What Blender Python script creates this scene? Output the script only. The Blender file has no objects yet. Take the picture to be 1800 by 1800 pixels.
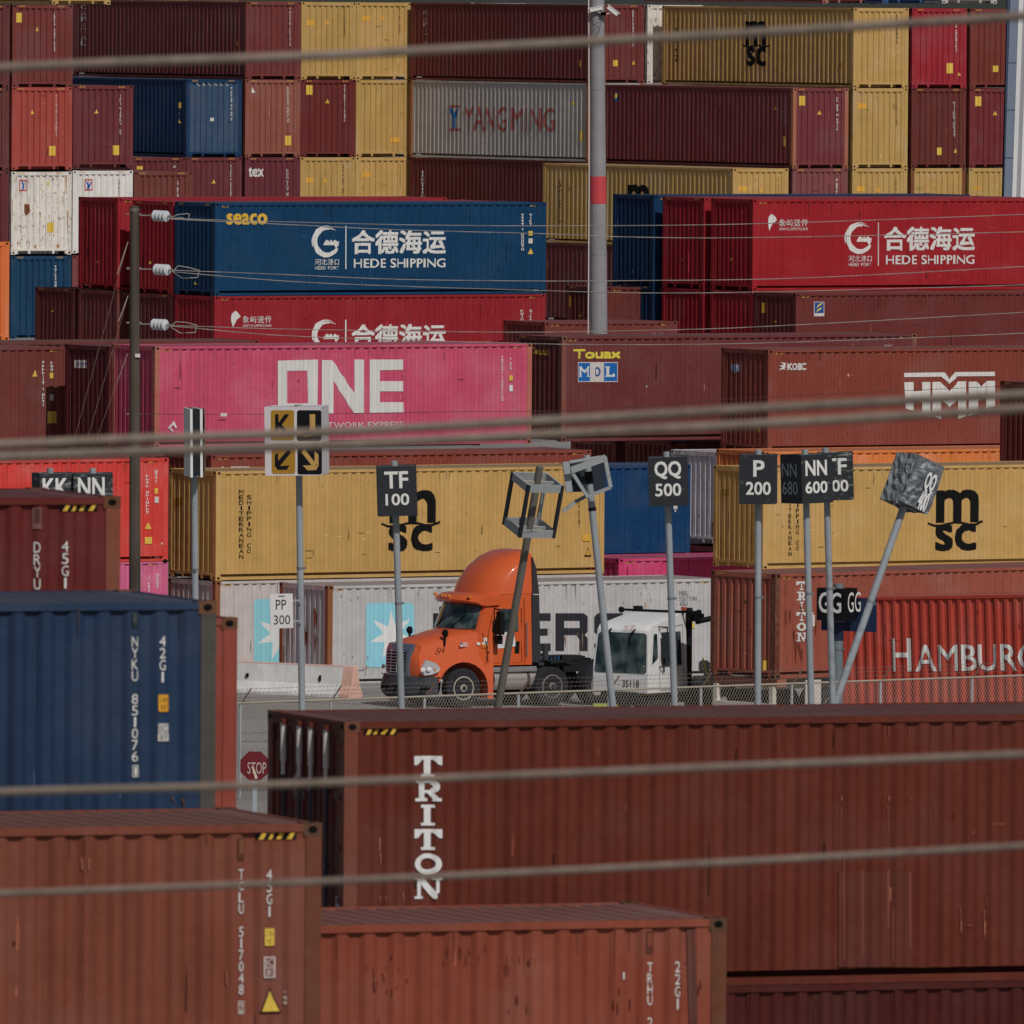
import bpy, bmesh, math, random
from mathutils import Vector, Matrix
random.seed(7)
R = math.radians
SC = bpy.context.scene
COL = SC.collection
# ------------------------------------------------------------------ camera, world, sun, exposure
F = 24700.0            # focal length in photo pixels (photo is 1800 px wide)
HC = 18.5              # height of the camera above the yard
YH = -40.0             # row of the horizon
ROLL = 0.0075
cd = bpy.data.cameras.new('camera'); cam = bpy.data.objects.new('camera', cd); COL.objects.link(cam)
SC.camera = cam
cd.sensor_width = 36; cd.lens = F / 1800 * 36
cd.clip_start = 1; cd.clip_end = 4000
PITCH = math.atan((900 - YH) / F)
cam.location = (0, 0, HC)
CAMR = Matrix.Rotation(R(90) - PITCH, 3, 'X') @ Matrix.Rotation(ROLL, 3, 'Z')
cam.rotation_euler = CAMR.to_euler()
cd.dof.use_dof = True; cd.dof.focus_distance = 372; cd.dof.aperture_fstop = 13.0

SUN_AZ, SUN_EL = R(27), R(45)       # azimuth: to the right of the direction towards the camera
sdir = Vector((math.sin(SUN_AZ) * math.cos(SUN_EL), -math.cos(SUN_AZ) * math.cos(SUN_EL), math.sin(SUN_EL)))
sl = bpy.data.lights.new('sun', 'SUN'); sl.energy = 3.25; sl.angle = R(0.5); sl.color = (1, .965, .91)
so = bpy.data.objects.new('sun', sl); COL.objects.link(so)
so.rotation_euler = sdir.to_track_quat('Z', 'Y').to_euler()
w = bpy.data.worlds.new('World'); SC.world = w; w.use_nodes = True
nt = w.node_tree; bg = nt.nodes['Background']
sky = nt.nodes.new('ShaderNodeTexSky'); sky.sky_type = 'NISHITA'; sky.sun_disc = False
sky.sun_elevation = SUN_EL; sky.sun_rotation = math.atan2(sdir.x, sdir.y)
sky.dust_density = 2.0; sky.air_density = 1.0
nt.links.new(sky.outputs[0], bg.inputs[0]); bg.inputs[1].default_value = 0.044
SC.view_settings.view_transform = 'Standard'; SC.view_settings.look = 'None'
SC.view_settings.exposure = -0.65; SC.view_settings.gamma = 1
SC.cycles.max_bounces = 5; SC.cycles.use_adaptive_sampling = True; SC.cycles.use_denoising = True

# ------------------------------------------------------------------ picture <-> world
def ray(px, py):
    v = Vector(((px - 900) / F, (900 - py) / F, -1.0))
    return CAMR @ v
def P(px, py, d):
    """point seen at photo pixel (px, py), d metres away along the view's ground direction"""
    v = ray(px, py); return Vector((0, 0, HC)) + v * (d / v.y)
def proj(p):
    q = CAMR.transposed() @ (Vector(p) - Vector((0, 0, HC)))
    return 900 + F * q.x / -q.z, 900 - F * q.y / -q.z
def S(px, s):                      # ground position at column px where one metre covers s pixels
    p = P(px, 700, F / s); return Vector((p.x, p.y))
def along(base, d, px):            # walk from base in direction d until column px
    lo, hi = -80.0, 80.0
    g = lambda k: proj((base.x + d.x * k, base.y + d.y * k, 8))[0]
    inc = g(1) > g(0)
    for _ in range(50):
        m = (lo + hi) / 2
        if (g(m) < px) == inc: lo = m
        else: hi = m
    return base + d * lo
TH = R(32.2)
def uv(a=TH): return Vector((math.cos(a), math.sin(a))), Vector((-math.sin(a), math.cos(a)))
def U(base, px, a=TH): return along(base, uv(a)[0], px)
def W(base, px, a=TH): return along(base, uv(a)[1], px)
def zof(site, py):
    lo, hi = -20.0, 60.0
    for _ in range(50):
        m = (lo + hi) / 2
        if proj((site.x, site.y, m))[1] > py: lo = m
        else: hi = m
    return lo

# ------------------------------------------------------------------ materials
def lin(h):
    h = h.lstrip('#'); c = [int(h[i:i+2], 16) / 255 for i in (0, 2, 4)]
    return [x / 12.92 if x <= .04045 else ((x + .055) / 1.055) ** 2.4 for x in c]
KEXP = 0.62
def alb(h, k=None):
    return [min(.85, x / (k or KEXP)) for x in lin(h)]
MC = {}
def paint(hexc, rust=.1, rough=.55, var=.12, metal=0.0, fine=.0, k=None):
    key = (hexc, rust, rough, var, metal, fine, k)
    if key in MC: return MC[key]
    m = bpy.data.materials.new('paint_' + hexc.strip('#')); m.use_nodes = True
    t = m.node_tree; N = t.nodes; L = t.links; b = N['Principled BSDF']
    b.inputs['Roughness'].default_value = rough; b.inputs['Metallic'].default_value = metal
    b.inputs['Specular IOR Level'].default_value = .22
    c = alb(hexc, k)
    tc = N.new('ShaderNodeTexCoord'); oi = N.new('ShaderNodeObjectInfo')
    add = N.new('ShaderNodeVectorMath'); add.operation = 'ADD'
    mul = N.new('ShaderNodeVectorMath'); mul.operation = 'SCALE'; mul.inputs[0].default_value = (37, 71, 13)
    L.new(oi.outputs['Random'], mul.inputs['Scale']); L.new(tc.outputs['Object'], add.inputs[0]); L.new(mul.outputs[0], add.inputs[1])
    mp = N.new('ShaderNodeMapping'); mp.inputs['Scale'].default_value = (2.2, 2.2, .22); L.new(add.outputs[0], mp.inputs[0])
    n1 = N.new('ShaderNodeTexNoise'); n1.inputs['Scale'].default_value = 1.6; n1.inputs['Detail'].default_value = 5; n1.inputs['Roughness'].default_value = .65
    L.new(mp.outputs[0], n1.inputs['Vector'])
    n2 = N.new('ShaderNodeTexNoise'); n2.inputs['Scale'].default_value = .8; n2.inputs['Detail'].default_value = 3; L.new(add.outputs[0], n2.inputs['Vector'])
    mx0 = N.new('ShaderNodeMath'); mx0.operation = 'ADD'; L.new(n1.outputs[0], mx0.inputs[0]); L.new(n2.outputs[0], mx0.inputs[1])
    mp5 = N.new('ShaderNodeMapping'); mp5.inputs['Scale'].default_value = (11, 11, .16); L.new(add.outputs[0], mp5.inputs[0])
    n5 = N.new('ShaderNodeTexNoise'); n5.inputs['Scale'].default_value = 1.5; n5.inputs['Detail'].default_value = 4; L.new(mp5.outputs[0], n5.inputs['Vector'])
    mx = N.new('ShaderNodeMath'); mx.operation = 'MULTIPLY_ADD'; L.new(n5.outputs[0], mx.inputs[0]); mx.inputs[1].default_value = .8
    ms = N.new('ShaderNodeMath'); ms.operation = 'SUBTRACT'; L.new(mx0.outputs[0], ms.inputs[0]); ms.inputs[1].default_value = .4; L.new(ms.outputs[0], mx.inputs[2])
    mr = N.new('ShaderNodeMapRange'); mr.inputs[1].default_value = .65; mr.inputs[2].default_value = 1.35
    mr.inputs[3].default_value = 1 - var; mr.inputs[4].default_value = 1 + var; L.new(mx.outputs[0], mr.inputs[0])
    sc = N.new('ShaderNodeVectorMath'); sc.operation = 'SCALE'; sc.inputs[0].default_value = c; L.new(mr.outputs[0], sc.inputs['Scale'])
    # dusty fading, desaturates in patches
    grey = sum(c) / 3
    mixd = N.new('ShaderNodeMix'); mixd.data_type = 'RGBA'; mixd.inputs['B'].default_value = (grey * 1.3 + .01, grey * 1.2 + .01, grey * 1.15 + .01, 1)
    mrd = N.new('ShaderNodeMapRange'); mrd.inputs[1].default_value = .5; mrd.inputs[2].default_value = .75; mrd.inputs[4].default_value = min(.24, .05 + rust * 1.2)
    L.new(n2.outputs[0], mrd.inputs[0]); L.new(mrd.outputs[0], mixd.inputs['Factor']); L.new(sc.outputs[0], mixd.inputs['A'])
    out = mixd.outputs['Result']
    if rust > 0:
        mp3 = N.new('ShaderNodeMapping'); mp3.inputs['Scale'].default_value = (9, 9, 4.5); L.new(add.outputs[0], mp3.inputs[0])
        n3 = N.new('ShaderNodeTexNoise'); n3.inputs['Scale'].default_value = 1.3; n3.inputs['Detail'].default_value = 8; n3.inputs['Roughness'].default_value = .72
        L.new(mp3.outputs[0], n3.inputs['Vector'])
        mr3 = N.new('ShaderNodeMapRange'); e = .78 - .3 * rust
        mr3.inputs[1].default_value = e; mr3.inputs[2].default_value = e + .07; L.new(n3.outputs[0], mr3.inputs[0])
        mix = N.new('ShaderNodeMix'); mix.data_type = 'RGBA'; L.new(mr3.outputs[0], mix.inputs['Factor'])
        L.new(out, mix.inputs['A'])
        mix.inputs['B'].default_value = (.24, .13, .075, 1) if sum(c) > .25 else (.06, .03, .02, 1)
        out = mix.outputs['Result']
        # pale scuffs
        n4 = N.new('ShaderNodeTexNoise'); n4.inputs['Scale'].default_value = 1.0; n4.inputs['Detail'].default_value = 9; n4.inputs['Roughness'].default_value = .75
        mp4 = N.new('ShaderNodeMapping'); mp4.inputs['Scale'].default_value = (9, 9, 1.1); mp4.inputs['Location'].default_value = (5, 9, 2)
        L.new(add.outputs[0], mp4.inputs[0]); L.new(mp4.outputs[0], n4.inputs['Vector'])
        mr4 = N.new('ShaderNodeMapRange'); mr4.inputs[1].default_value = .70; mr4.inputs[2].default_value = .76; mr4.inputs[4].default_value = .5; L.new(n4.outputs[0], mr4.inputs[0])
        mix2 = N.new('ShaderNodeMix'); mix2.data_type = 'RGBA'; L.new(mr4.outputs[0], mix2.inputs['Factor']); L.new(out, mix2.inputs['A'])
        mix2.inputs['B'].default_value = (c[0] * .9 + .09, c[1] * .9 + .07, c[2] * .9 + .06, 1)
        out = mix2.outputs['Result']
    L.new(out, b.inputs['Base Color'])
    if rust > 0 and not fine:   # dented, wavy sheet
        bp = N.new('ShaderNodeBump'); bp.inputs['Strength'].default_value = .8; bp.inputs['Distance'].default_value = .035
        nb = N.new('ShaderNodeTexNoise'); nb.inputs['Scale'].default_value = 2.4; nb.inputs['Detail'].default_value = 3; L.new(add.outputs[0], nb.inputs['Vector'])
        L.new(nb.outputs[0], bp.inputs['Height']); L.new(bp.outputs[0], b.inputs['Normal'])
    if fine:
        bp = N.new('ShaderNodeBump'); bp.inputs['Strength'].default_value = fine; bp.inputs['Distance'].default_value = .02
        nb = N.new('ShaderNodeTexNoise'); nb.inputs['Scale'].default_value = 30; L.new(tc.outputs['Object'], nb.inputs['Vector'])
        L.new(nb.outputs[0], bp.inputs['Height']); L.new(bp.outputs[0], b.inputs['Normal'])
    MC[key] = m
    return m
def plain(hexc, rough=.6, metal=0, k=None): return paint(hexc, rust=0, rough=rough, var=.06, metal=metal, k=k)
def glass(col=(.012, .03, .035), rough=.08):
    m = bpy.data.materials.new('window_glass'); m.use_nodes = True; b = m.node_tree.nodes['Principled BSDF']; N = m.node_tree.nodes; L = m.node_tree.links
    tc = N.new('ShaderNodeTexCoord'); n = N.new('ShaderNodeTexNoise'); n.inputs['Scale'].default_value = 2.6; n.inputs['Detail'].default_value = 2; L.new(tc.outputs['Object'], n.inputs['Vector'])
    cr = N.new('ShaderNodeValToRGB'); cr.color_ramp.elements[0].position = .42; cr.color_ramp.elements[0].color = (*col, 1); cr.color_ramp.elements[1].position = .66; cr.color_ramp.elements[1].color = (.11, .14, .14, 1)  # pale noise patches: reflections put into the glass colour
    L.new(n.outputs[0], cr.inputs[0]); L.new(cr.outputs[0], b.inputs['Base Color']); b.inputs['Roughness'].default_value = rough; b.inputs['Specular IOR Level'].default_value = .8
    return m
def chipped(hexc, amt=.5):
    m = plain(hexc, .6).copy(); m.name = 'chipped_lettering_paint'; t = m.node_tree; N = t.nodes; L = t.links; b = N['Principled BSDF']
    tc = N.new('ShaderNodeTexCoord'); mp = N.new('ShaderNodeMapping'); mp.inputs['Scale'].default_value = (8, 8, 3); L.new(tc.outputs['Object'], mp.inputs[0])
    n = N.new('ShaderNodeTexNoise'); n.inputs['Scale'].default_value = 1.6; n.inputs['Detail'].default_value = 9; n.inputs['Roughness'].default_value = .7; L.new(mp.outputs[0], n.inputs['Vector'])
    mr = N.new('ShaderNodeMapRange'); mr.inputs[1].default_value = .62; mr.inputs[2].default_value = .72; mr.inputs[3].default_value = .97; mr.inputs[4].default_value = 1 - amt; L.new(n.outputs[0], mr.inputs[0])
    L.new(mr.outputs[0], b.inputs['Alpha']); return m
BLACK = plain('#0c0c0e', .7); WHITE = plain('#c6bfbc', .6); OFFW = plain('#b7aeaa', .6)
HAZY = plain('#d39a3c'); HAZD = plain('#b08644'); STICK = plain('#d6a245'); CHIP = {WHITE.name: chipped('c6bfbc'), BLACK.name: chipped('0c0c0e', .6)}; DARKGAP = plain('#050505', .9)

# ------------------------------------------------------------------ mesh building
class MB:
    def __init__(s): s.v = []; s.f = []; s.m = []; s.mi = 0
    def box(s, a, b, c=None):
        """axis box from a to b; c = optional function applied to every vertex"""
        x0, y0, z0 = a; x1, y1, z1 = b; n = len(s.v)
        vs = [(x0,y0,z0),(x1,y0,z0),(x1,y1,z0),(x0,y1,z0),(x0,y0,z1),(x1,y0,z1),(x1,y1,z1),(x0,y1,z1)]
        s.v += [c(v) if c else v for v in vs]
        for f in ((3,2,1,0),(4,5,6,7),(0,1,5,4),(1,2,6,5),(2,3,7,6),(3,0,4,7)): s.f.append([n + i for i in f]); s.m.append(s.mi)
        return s
    def poly(s, pts):
        n = len(s.v); s.v += [tuple(p) for p in pts]; s.f.append(list(range(n, n + len(pts)))); s.m.append(s.mi); return s
    def tube(s, p, q, r0, r1=None, n=10, caps=True):
        p = Vector(p); q = Vector(q); r1 = r0 if r1 is None else r1
        d = (q - p).normalized(); a = d.orthogonal().normalized(); b = d.cross(a); k = len(s.v)
        for c, r in ((p, r0), (q, r1)):
            for i in range(n):
                t = 2 * math.pi * i / n; s.v.append(tuple(c + a * r * math.cos(t) + b * r * math.sin(t)))
        for i in range(n):
            j = (i + 1) % n; s.f.append([k + i, k + j, k + n + j, k + n + i]); s.m.append(s.mi)
        if caps:
            s.f.append([k + i for i in range(n)][::-1]); s.f.append([k + n + i for i in range(n)]); s.m += [s.mi] * 2
        return s
    def chain(s, pts, r, n=6):
        for a, b in zip(pts, pts[1:]): s.tube(a, b, r, n=n, caps=False)
        return s
    def lathe(s, c, d, prof, n=20):
        """rings (offset along d, radius) round the axis through c"""
        c = Vector(c); d = Vector(d).normalized(); a = d.orthogonal().normalized(); b = d.cross(a); k = len(s.v)
        for o, r in prof:
            for i in range(n):
                t = 2 * math.pi * i / n; s.v.append(tuple(c + d * o + (a * math.cos(t) + b * math.sin(t)) * r))
        for j in range(len(prof) - 1):
            for i in range(n):
                i2 = (i + 1) % n; s.f.append([k + j*n + i, k + j*n + i2, k + (j+1)*n + i2, k + (j+1)*n + i]); s.m.append(s.mi)
        s.f.append([k + i for i in range(n)][::-1]); s.f.append([k + (len(prof)-1)*n + i for i in range(n)]); s.m += [s.mi] * 2
        return s
    def prism(s, out, y0, y1):
        """outline in (x, z), extruded from y0 to y1"""
        n = len(out); k = len(s.v)
        s.v += [(x, y0, z) for x, z in out] + [(x, y1, z) for x, z in out]
        s.f.append([k + i for i in range(n)]); s.f.append([k + n + i for i in range(n)][::-1]); s.m += [s.mi] * 2
        for i in range(n):
            j = (i + 1) % n; s.f.append([k + i, k + n + i, k + n + j, k + j]); s.m.append(s.mi)
        return s
    def mesh(s, name, mats):
        me = bpy.data.meshes.new(name); me.from_pydata(s.v, [], s.f)
        for m in (mats if isinstance(mats, (list, tuple)) else [mats]): me.materials.append(m)
        if any(s.m):
            for p, i in zip(me.polygons, s.m): p.material_index = i
        me.update(); return me
def link(name, me, parent=None, loc=(0, 0, 0)):
    o = bpy.data.objects.new(name, me); COL.objects.link(o); o.location = loc
    if parent is not None: o.parent = parent
    return o
def build(mb, name, mats, parent=None, smooth=0, bev=0):
    me = mb.mesh(name, mats)
    bm = bmesh.new(); bm.from_mesh(me)
    bmesh.ops.recalc_face_normals(bm, faces=bm.faces)
    if bev:
        bmesh.ops.remove_doubles(bm, verts=bm.verts, dist=1e-4)
        es = [e for e in bm.edges if len(e.link_faces) == 2 and e.calc_face_angle(0) > .5]
        bmesh.ops.bevel(bm, geom=es, offset=bev, segments=2, affect='EDGES', profile=.6)
    bm.to_mesh(me); bm.free()
    if smooth:
        for p in me.polygons: p.use_smooth = True
        me.set_sharp_from_angle(angle=R(smooth))
    return link(name, me, parent)
def thing(name, label, cat, loc=(0, 0, 0), rot=None, group=None):
    o = bpy.data.objects.new(name, None); COL.objects.link(o); o.location = loc; o.empty_display_size = .2
    if rot is not None: o.rotation_euler = rot
    tag(o, label, cat, group); return o
def tag(o, label, cat, group=None):
    o['label'] = label; o['category'] = cat
    if group: o['group'] = group
def struct(o): o['kind'] = 'structure'; return o

# ------------------------------------------------------------------ flat marks laid on a face (letters, stickers, logos)
TXT = {}
def text_mesh(s, bold):
    key = (s, bold)
    if key in TXT: return TXT[key]
    c = bpy.data.curves.new('t', 'FONT'); c.body = s; c.offset = bold; c.resolution_u = 3
    o = bpy.data.objects.new('t', c); COL.objects.link(o)
    bpy.context.view_layer.update()
    me = bpy.data.meshes.new_from_object(o.evaluated_get(bpy.context.evaluated_depsgraph_get()))
    bpy.data.objects.remove(o); bpy.data.curves.remove(c)
    v = [(p.co.x, p.co.y) for p in me.vertices]; f = [list(p.vertices) for p in me.polygons]
    bpy.data.meshes.remove(me); TXT[key] = (v, f); return TXT[key]
def fit(v, t0, z0, t1, z1):
    xs = [p[0] for p in v]; ys = [p[1] for p in v]; a, b, c, d = min(xs), max(xs), min(ys), max(ys)
    return [(t0 + (x - a) / max(1e-6, b - a) * (t1 - t0), z0 + (y - c) / max(1e-6, d - c) * (z1 - z0)) for x, y in v]
def wear(v, amt): return v
class Face:
    """a flat or corrugated face: origin, ex (to the right in the photo), up, outward normal, all in the root's local frame"""
    def __init__(s, root, o, ex, ez, out, prof=None, brk=None, inset=0.0):
        s.root = root; s.o = Vector(o); s.ex = Vector(ex); s.ez = Vector(ez); s.out = Vector(out)
        s.prof = prof; s.brk = brk; s.inset = inset; s.lay = 0
        s.M = root.matrix_basis.copy()
    def px(s, x, y):
        Mi = s.M.inverted(); a = Mi @ Vector((0, 0, HC)); d = (Mi.to_3x3() @ ray(x, y))
        k = (s.o - a).dot(s.out) / d.dot(s.out); p = a + d * k - s.o
        return p.dot(s.ex), p.dot(s.ez)
    def put(s, name, polys, mat, parent=None, lift=.003, local=True):
        """polys = list of (verts2d, faces)"""
        bm = bmesh.new()
        for pl in polys:
            v, f = pl[0], pl[1]
            s.lay += 1; n0 = pl[2] if len(pl) > 2 else 10 ** 9
            vs = [bm.verts.new((x, y, s.lay * .0002 + (i // n0) * .0007)) for i, (x, y) in enumerate(v)]
            for q in f:
                if len(set(q)) > 2:
                    try: bm.faces.new([vs[i] for i in q])
                    except ValueError: pass
        if s.prof and bm.verts:
            lo = min(v.co.x for v in bm.verts); hi = max(v.co.x for v in bm.verts)
            for b in s.brk:
                if lo < b < hi:
                    bmesh.ops.bisect_plane(bm, geom=list(bm.verts) + list(bm.edges) + list(bm.faces), plane_co=(b, 0, 0), plane_no=(1, 0, 0))
        for v in bm.verts:
            d = (s.inset + s.prof(v.co.x)) if s.prof else s.inset
            v.co = s.o + s.ex * v.co.x + s.ez * v.co.y + s.out * (lift + v.co.z - d)
        if name in ('lettering', 'logo') and s.prof: mat = CHIP.get(mat.name, mat)
        me = bpy.data.meshes.new(name); bm.to_mesh(me); bm.free(); me.materials.append(mat)
        return link(name, me, parent or s.root)
    # shapes given in photo pixels
    def T(s, t, x0, y0, x1, y1, bold=.02):
        a = s.px(x0, y1); b = s.px(x1, y0); v, f = text_mesh(t, min(bold, 0))
        e = max(0, bold) * abs(b[1] - a[1]) * .8
        if e < .004: return (fit(v, a[0], a[1], b[0], b[1]), f)
        V = []; Fc = []
        for dx, dz in ((-1, -1), (1, -1), (-1, 1), (1, 1), (0, 0)):
            q = fit(v, a[0] + e, a[1] + e, b[0] - e, b[1] - e); n = len(V)
            V += [(x + dx * e, z + dz * e) for x, z in q]; Fc += [[n + i for i in g_] for g_ in f]
        return (V, Fc, len(v))
    def VT(s, t, xc, y0, y1, wd, bold=.02, gap=.22):
        n = len(t); ch = (y1 - y0) / n; out = []
        for i, c in enumerate(t):
            if c == ' ': continue
            w_ = wd * (.35 if c in 'I1' else 1)
            out.append(s.T(c, xc - w_ / 2, y0 + i * ch, xc + w_ / 2, y0 + (i + 1) * ch - ch * gap, bold))
        return out
    def PG(s, pts): return ([s.px(x, y) for x, y in pts], [list(range(len(pts)))])
    def RC(s, x0, y0, x1, y1): return s.PG([(x0, y0), (x1, y0), (x1, y1), (x0, y1)])
    def code(s, xc, y0, y1, wd):
        out = []; y = y0; rr = random.Random(int(xc * 7 + y0))
        g = wd * 1.5
        while y < y1 - g:
            if rr.random() < .12: y += g * .7; continue
            k = rr.randint(0, 3); h = g * .8; a = xc - wd / 2; b = xc + wd / 2
            if k == 0: out += [s.RC(a, y, a + wd * .3, y + h), s.RC(a + wd*.3, y + h * .4, b, y + h * .65)]
            elif k == 1: out += [s.RC(a, y, b, y + h * .3), s.RC(a + wd * .35, y + h * .3, a + wd * .65, y + h)]
            elif k == 2: out += [s.RC(xc - wd * .15, y, xc + wd * .15, y + h)]
            else: out += [s.RC(a, y, a + wd * .3, y + h), s.RC(b - wd * .3, y, b, y + h), s.RC(a + wd*.3, y + h * .75, b - wd*.3, y + h)]
            y += g
        return out
    def arc(s, cx, cy, r0, r1, a0, a1, n=14, ky=1.0):
        """ring sector in pixels; r0/r1 = (outer, inner) functions or numbers"""
        ro = r0 if callable(r0) else (lambda t: r0); ri = r1 if callable(r1) else (lambda t: r1)
        v = []; f = []
        for i in range(n + 1):
            t = i / n; a = R(a0 + (a1 - a0) * t)
            for r in (ro(t), ri(t)): v.append(s.px(cx + r * math.cos(a), cy - ky * r * math.sin(a)))
        for i in range(n): f.append([2*i, 2*i+1, 2*i+3, 2*i+2])
        return (v, f)
    def star(s, cx, cy, r, r2, n=7, rot=90, kx=.9):
        pts = []
        for i in range(2 * n):
            a = R(rot + 180 / n * i); q = r if i % 2 == 0 else r2; pts.append((cx + kx * q * math.cos(a), cy - q * math.sin(a)))
        v = [s.px(cx, cy)] + [s.px(*p) for p in pts]
        return (v, [[0, 1 + i, 1 + (i + 1) % (2*n)] for i in range(2*n)])
    def rrect(s, x0, y0, x1, y1, r):
        pts = []
        for cx, cy, a in ((x1 - r, y0 + r, 0), (x0 + r, y0 + r, 90), (x0 + r, y1 - r, 180), (x1 - r, y1 - r, 270)):
            for k in range(5): t = R(a + 22.5 * k); pts.append((cx + r * math.cos(t), cy - r * math.sin(t)))
        return s.PG(pts)

# ------------------------------------------------------------------ shipping containers
def make_prof(kind, length, start=.17):
    if kind == 'side': f0, sl_, f1, dep = .078, .056, .088, .037
    else: f0, sl_, f1, dep = .110, .018, .104, .045
    pitch = f0 + 2 * sl_ + f1; n = int((length - 2 * start) / pitch); off = (length - n * pitch) / 2
    brk = [(0, 0)]
    for i in range(n):
        x = off + i * pitch
        brk += [(x + f0 / 2, 0), (x + f0 / 2 + sl_, dep), (x + f0 / 2 + sl_ + f1, dep), (x + f0 / 2 + 2 * sl_ + f1, 0)]
    brk.append((length, 0)); xs = [b[0] for b in brk]
    def prof(t):
        if t <= 0 or t >= length: return 0
        import bisect
        i = bisect.bisect_right(xs, t) - 1; i = min(max(i, 0), len(brk) - 2)
        a, b = brk[i], brk[i + 1]; return a[1] + (b[1] - a[1]) * (t - a[0]) / max(1e-9, b[0] - a[0])
    return prof, brk
PC = {}
def prof_of(length):
    k = round(length, 3)
    if k not in PC: PC[k] = make_prof('side' if length > 3 else 'end', length)
    return PC[k]
FIN = .014
GEO = {}
def geo(a, b, h, far, door):
    key = (a, b, round(h, 3), far, door)
    if key in GEO: return GEO[key]
    g = {}
    fr = MB()
    ps = MB(); ps.box((0, 0, 0), (.15, .15, h)); g['post'] = ps
    def rails(L_, place):
        # one side of length L_, drawn in (t, depth, z)
        if L_ > 3:
            place((.15, 0, h - .075), (L_ - .15, .06, h - .004)); place((.15, 0, .012), (L_ - .15, .05, .095));
        else:
            place((.15, 0, h - .13), (L_ - .15, .06, h - .004)); place((.15, .0, .13), (L_ - .15, .05, .2))
            for t in (L_ * .3, L_ * .7): place((t - .045, .0, .03), (t + .045, .03, .13))
            for t0, t1 in ((.15, .27), (L_ - .27, L_ - .15)): place((t0, .0, .02), (t1, .03, .13))
    rails(a, lambda p, q: fr.box(p, q))
    rails(a, lambda p, q: fr.box((p[0], b - q[1], p[2]), (q[0], b - p[1], q[2])))
    rails(b, lambda p, q: fr.box((p[1], p[0], p[2]), (q[1], q[0], q[2])))
    rails(b, lambda p, q: fr.box((a - q[1], p[0], p[2]), (a - p[1], q[0], q[2])))
    fr.box((.16, .16, .166), (a - .16, b - .16, .2))
    fr.box((.32, .32, .02), (a - .32, b - .32, .164))
    g['frame'] = fr
    def panel(L_):
        prof, brk = prof_of(L_); m = MB(); z0 = .165 if L_ > 3 else .2; z1 = h - (.076 if L_ > 3 else .131)
        for (x0, d0), (x1, d1) in zip(brk, brk[1:]):
            x0 = max(x0, .15); x1 = min(x1, L_ - .15)
            if x1 <= x0: continue
            m.poly([(x0, FIN + d0, z0), (x1, FIN + d1, z0), (x1, FIN + d1, z1), (x0, FIN + d0, z1)])
        return m
    g['px'] = panel(a); g['py'] = panel(b)
    rf = MB(); L_ = max(a, b); n = int((L_ - .5) / .209); off = (L_ - n * .209) / 2
    xs = [(.06, 0)]
    for i in range(n):
        x = off + i * .209; xs += [(x + .045, 0), (x + .07, -.02), (x + .14, -.02), (x + .165, 0)]
    xs.append((L_ - .06, 0))
    W_ = min(a, b)
    for (x0, d0), (x1, d1) in zip(xs, xs[1:]):
        q = [(x0, .06, h - .012 + d0), (x1, .06, h - .012 + d1), (x1, W_ - .06, h - .012 + d1), (x0, W_ - .06, h - .012 + d0)]
        if a < b: q = [(y, x, z) for x, y, z in q][::-1]
        rf.poly(q)
    g['roof'] = rf
    GEO[key] = g; return g
CAST = {}
def casting(mat):
    if mat.name in CAST: return CAST[mat.name]
    m = MB(); m.box((-.089, -.081, -.059), (.089, .081, .059)); m.mi = 1
    for sx in (-1, 1):
        m.poly([(sx * .0905, .045 * math.cos(t), .032 * math.sin(t)) for t in [i * math.pi / 6 for i in range(12)]])
        m.poly([(.045 * math.cos(t), sx * .0825, .034 * math.sin(t)) for t in [i * math.pi / 6 for i in range(12)]])
    m.poly([(.035 * math.cos(t), .06 * math.sin(t), .0605) for t in [i * math.pi / 6 for i in range(12)]])
    CAST[mat.name] = m.mesh('corner_casting', [mat, DARKGAP]); return CAST[mat.name]
MCACHE = {}
def cmesh(g, key, name, mat):
    k = (id(g), key, mat.name)
    if k not in MCACHE: MCACHE[k] = g[key].mesh(name, mat)
    return MCACHE[k]
NCON = 0
def dull(h):
    a_ = [int(h[i:i+2], 16) for i in (0, 2, 4)]; t_ = (0x5e, 0x50, 0x50); return '%02x%02x%02x' % tuple(int(x * .5 + y * .5) for x, y in zip(a_, t_))
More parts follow.
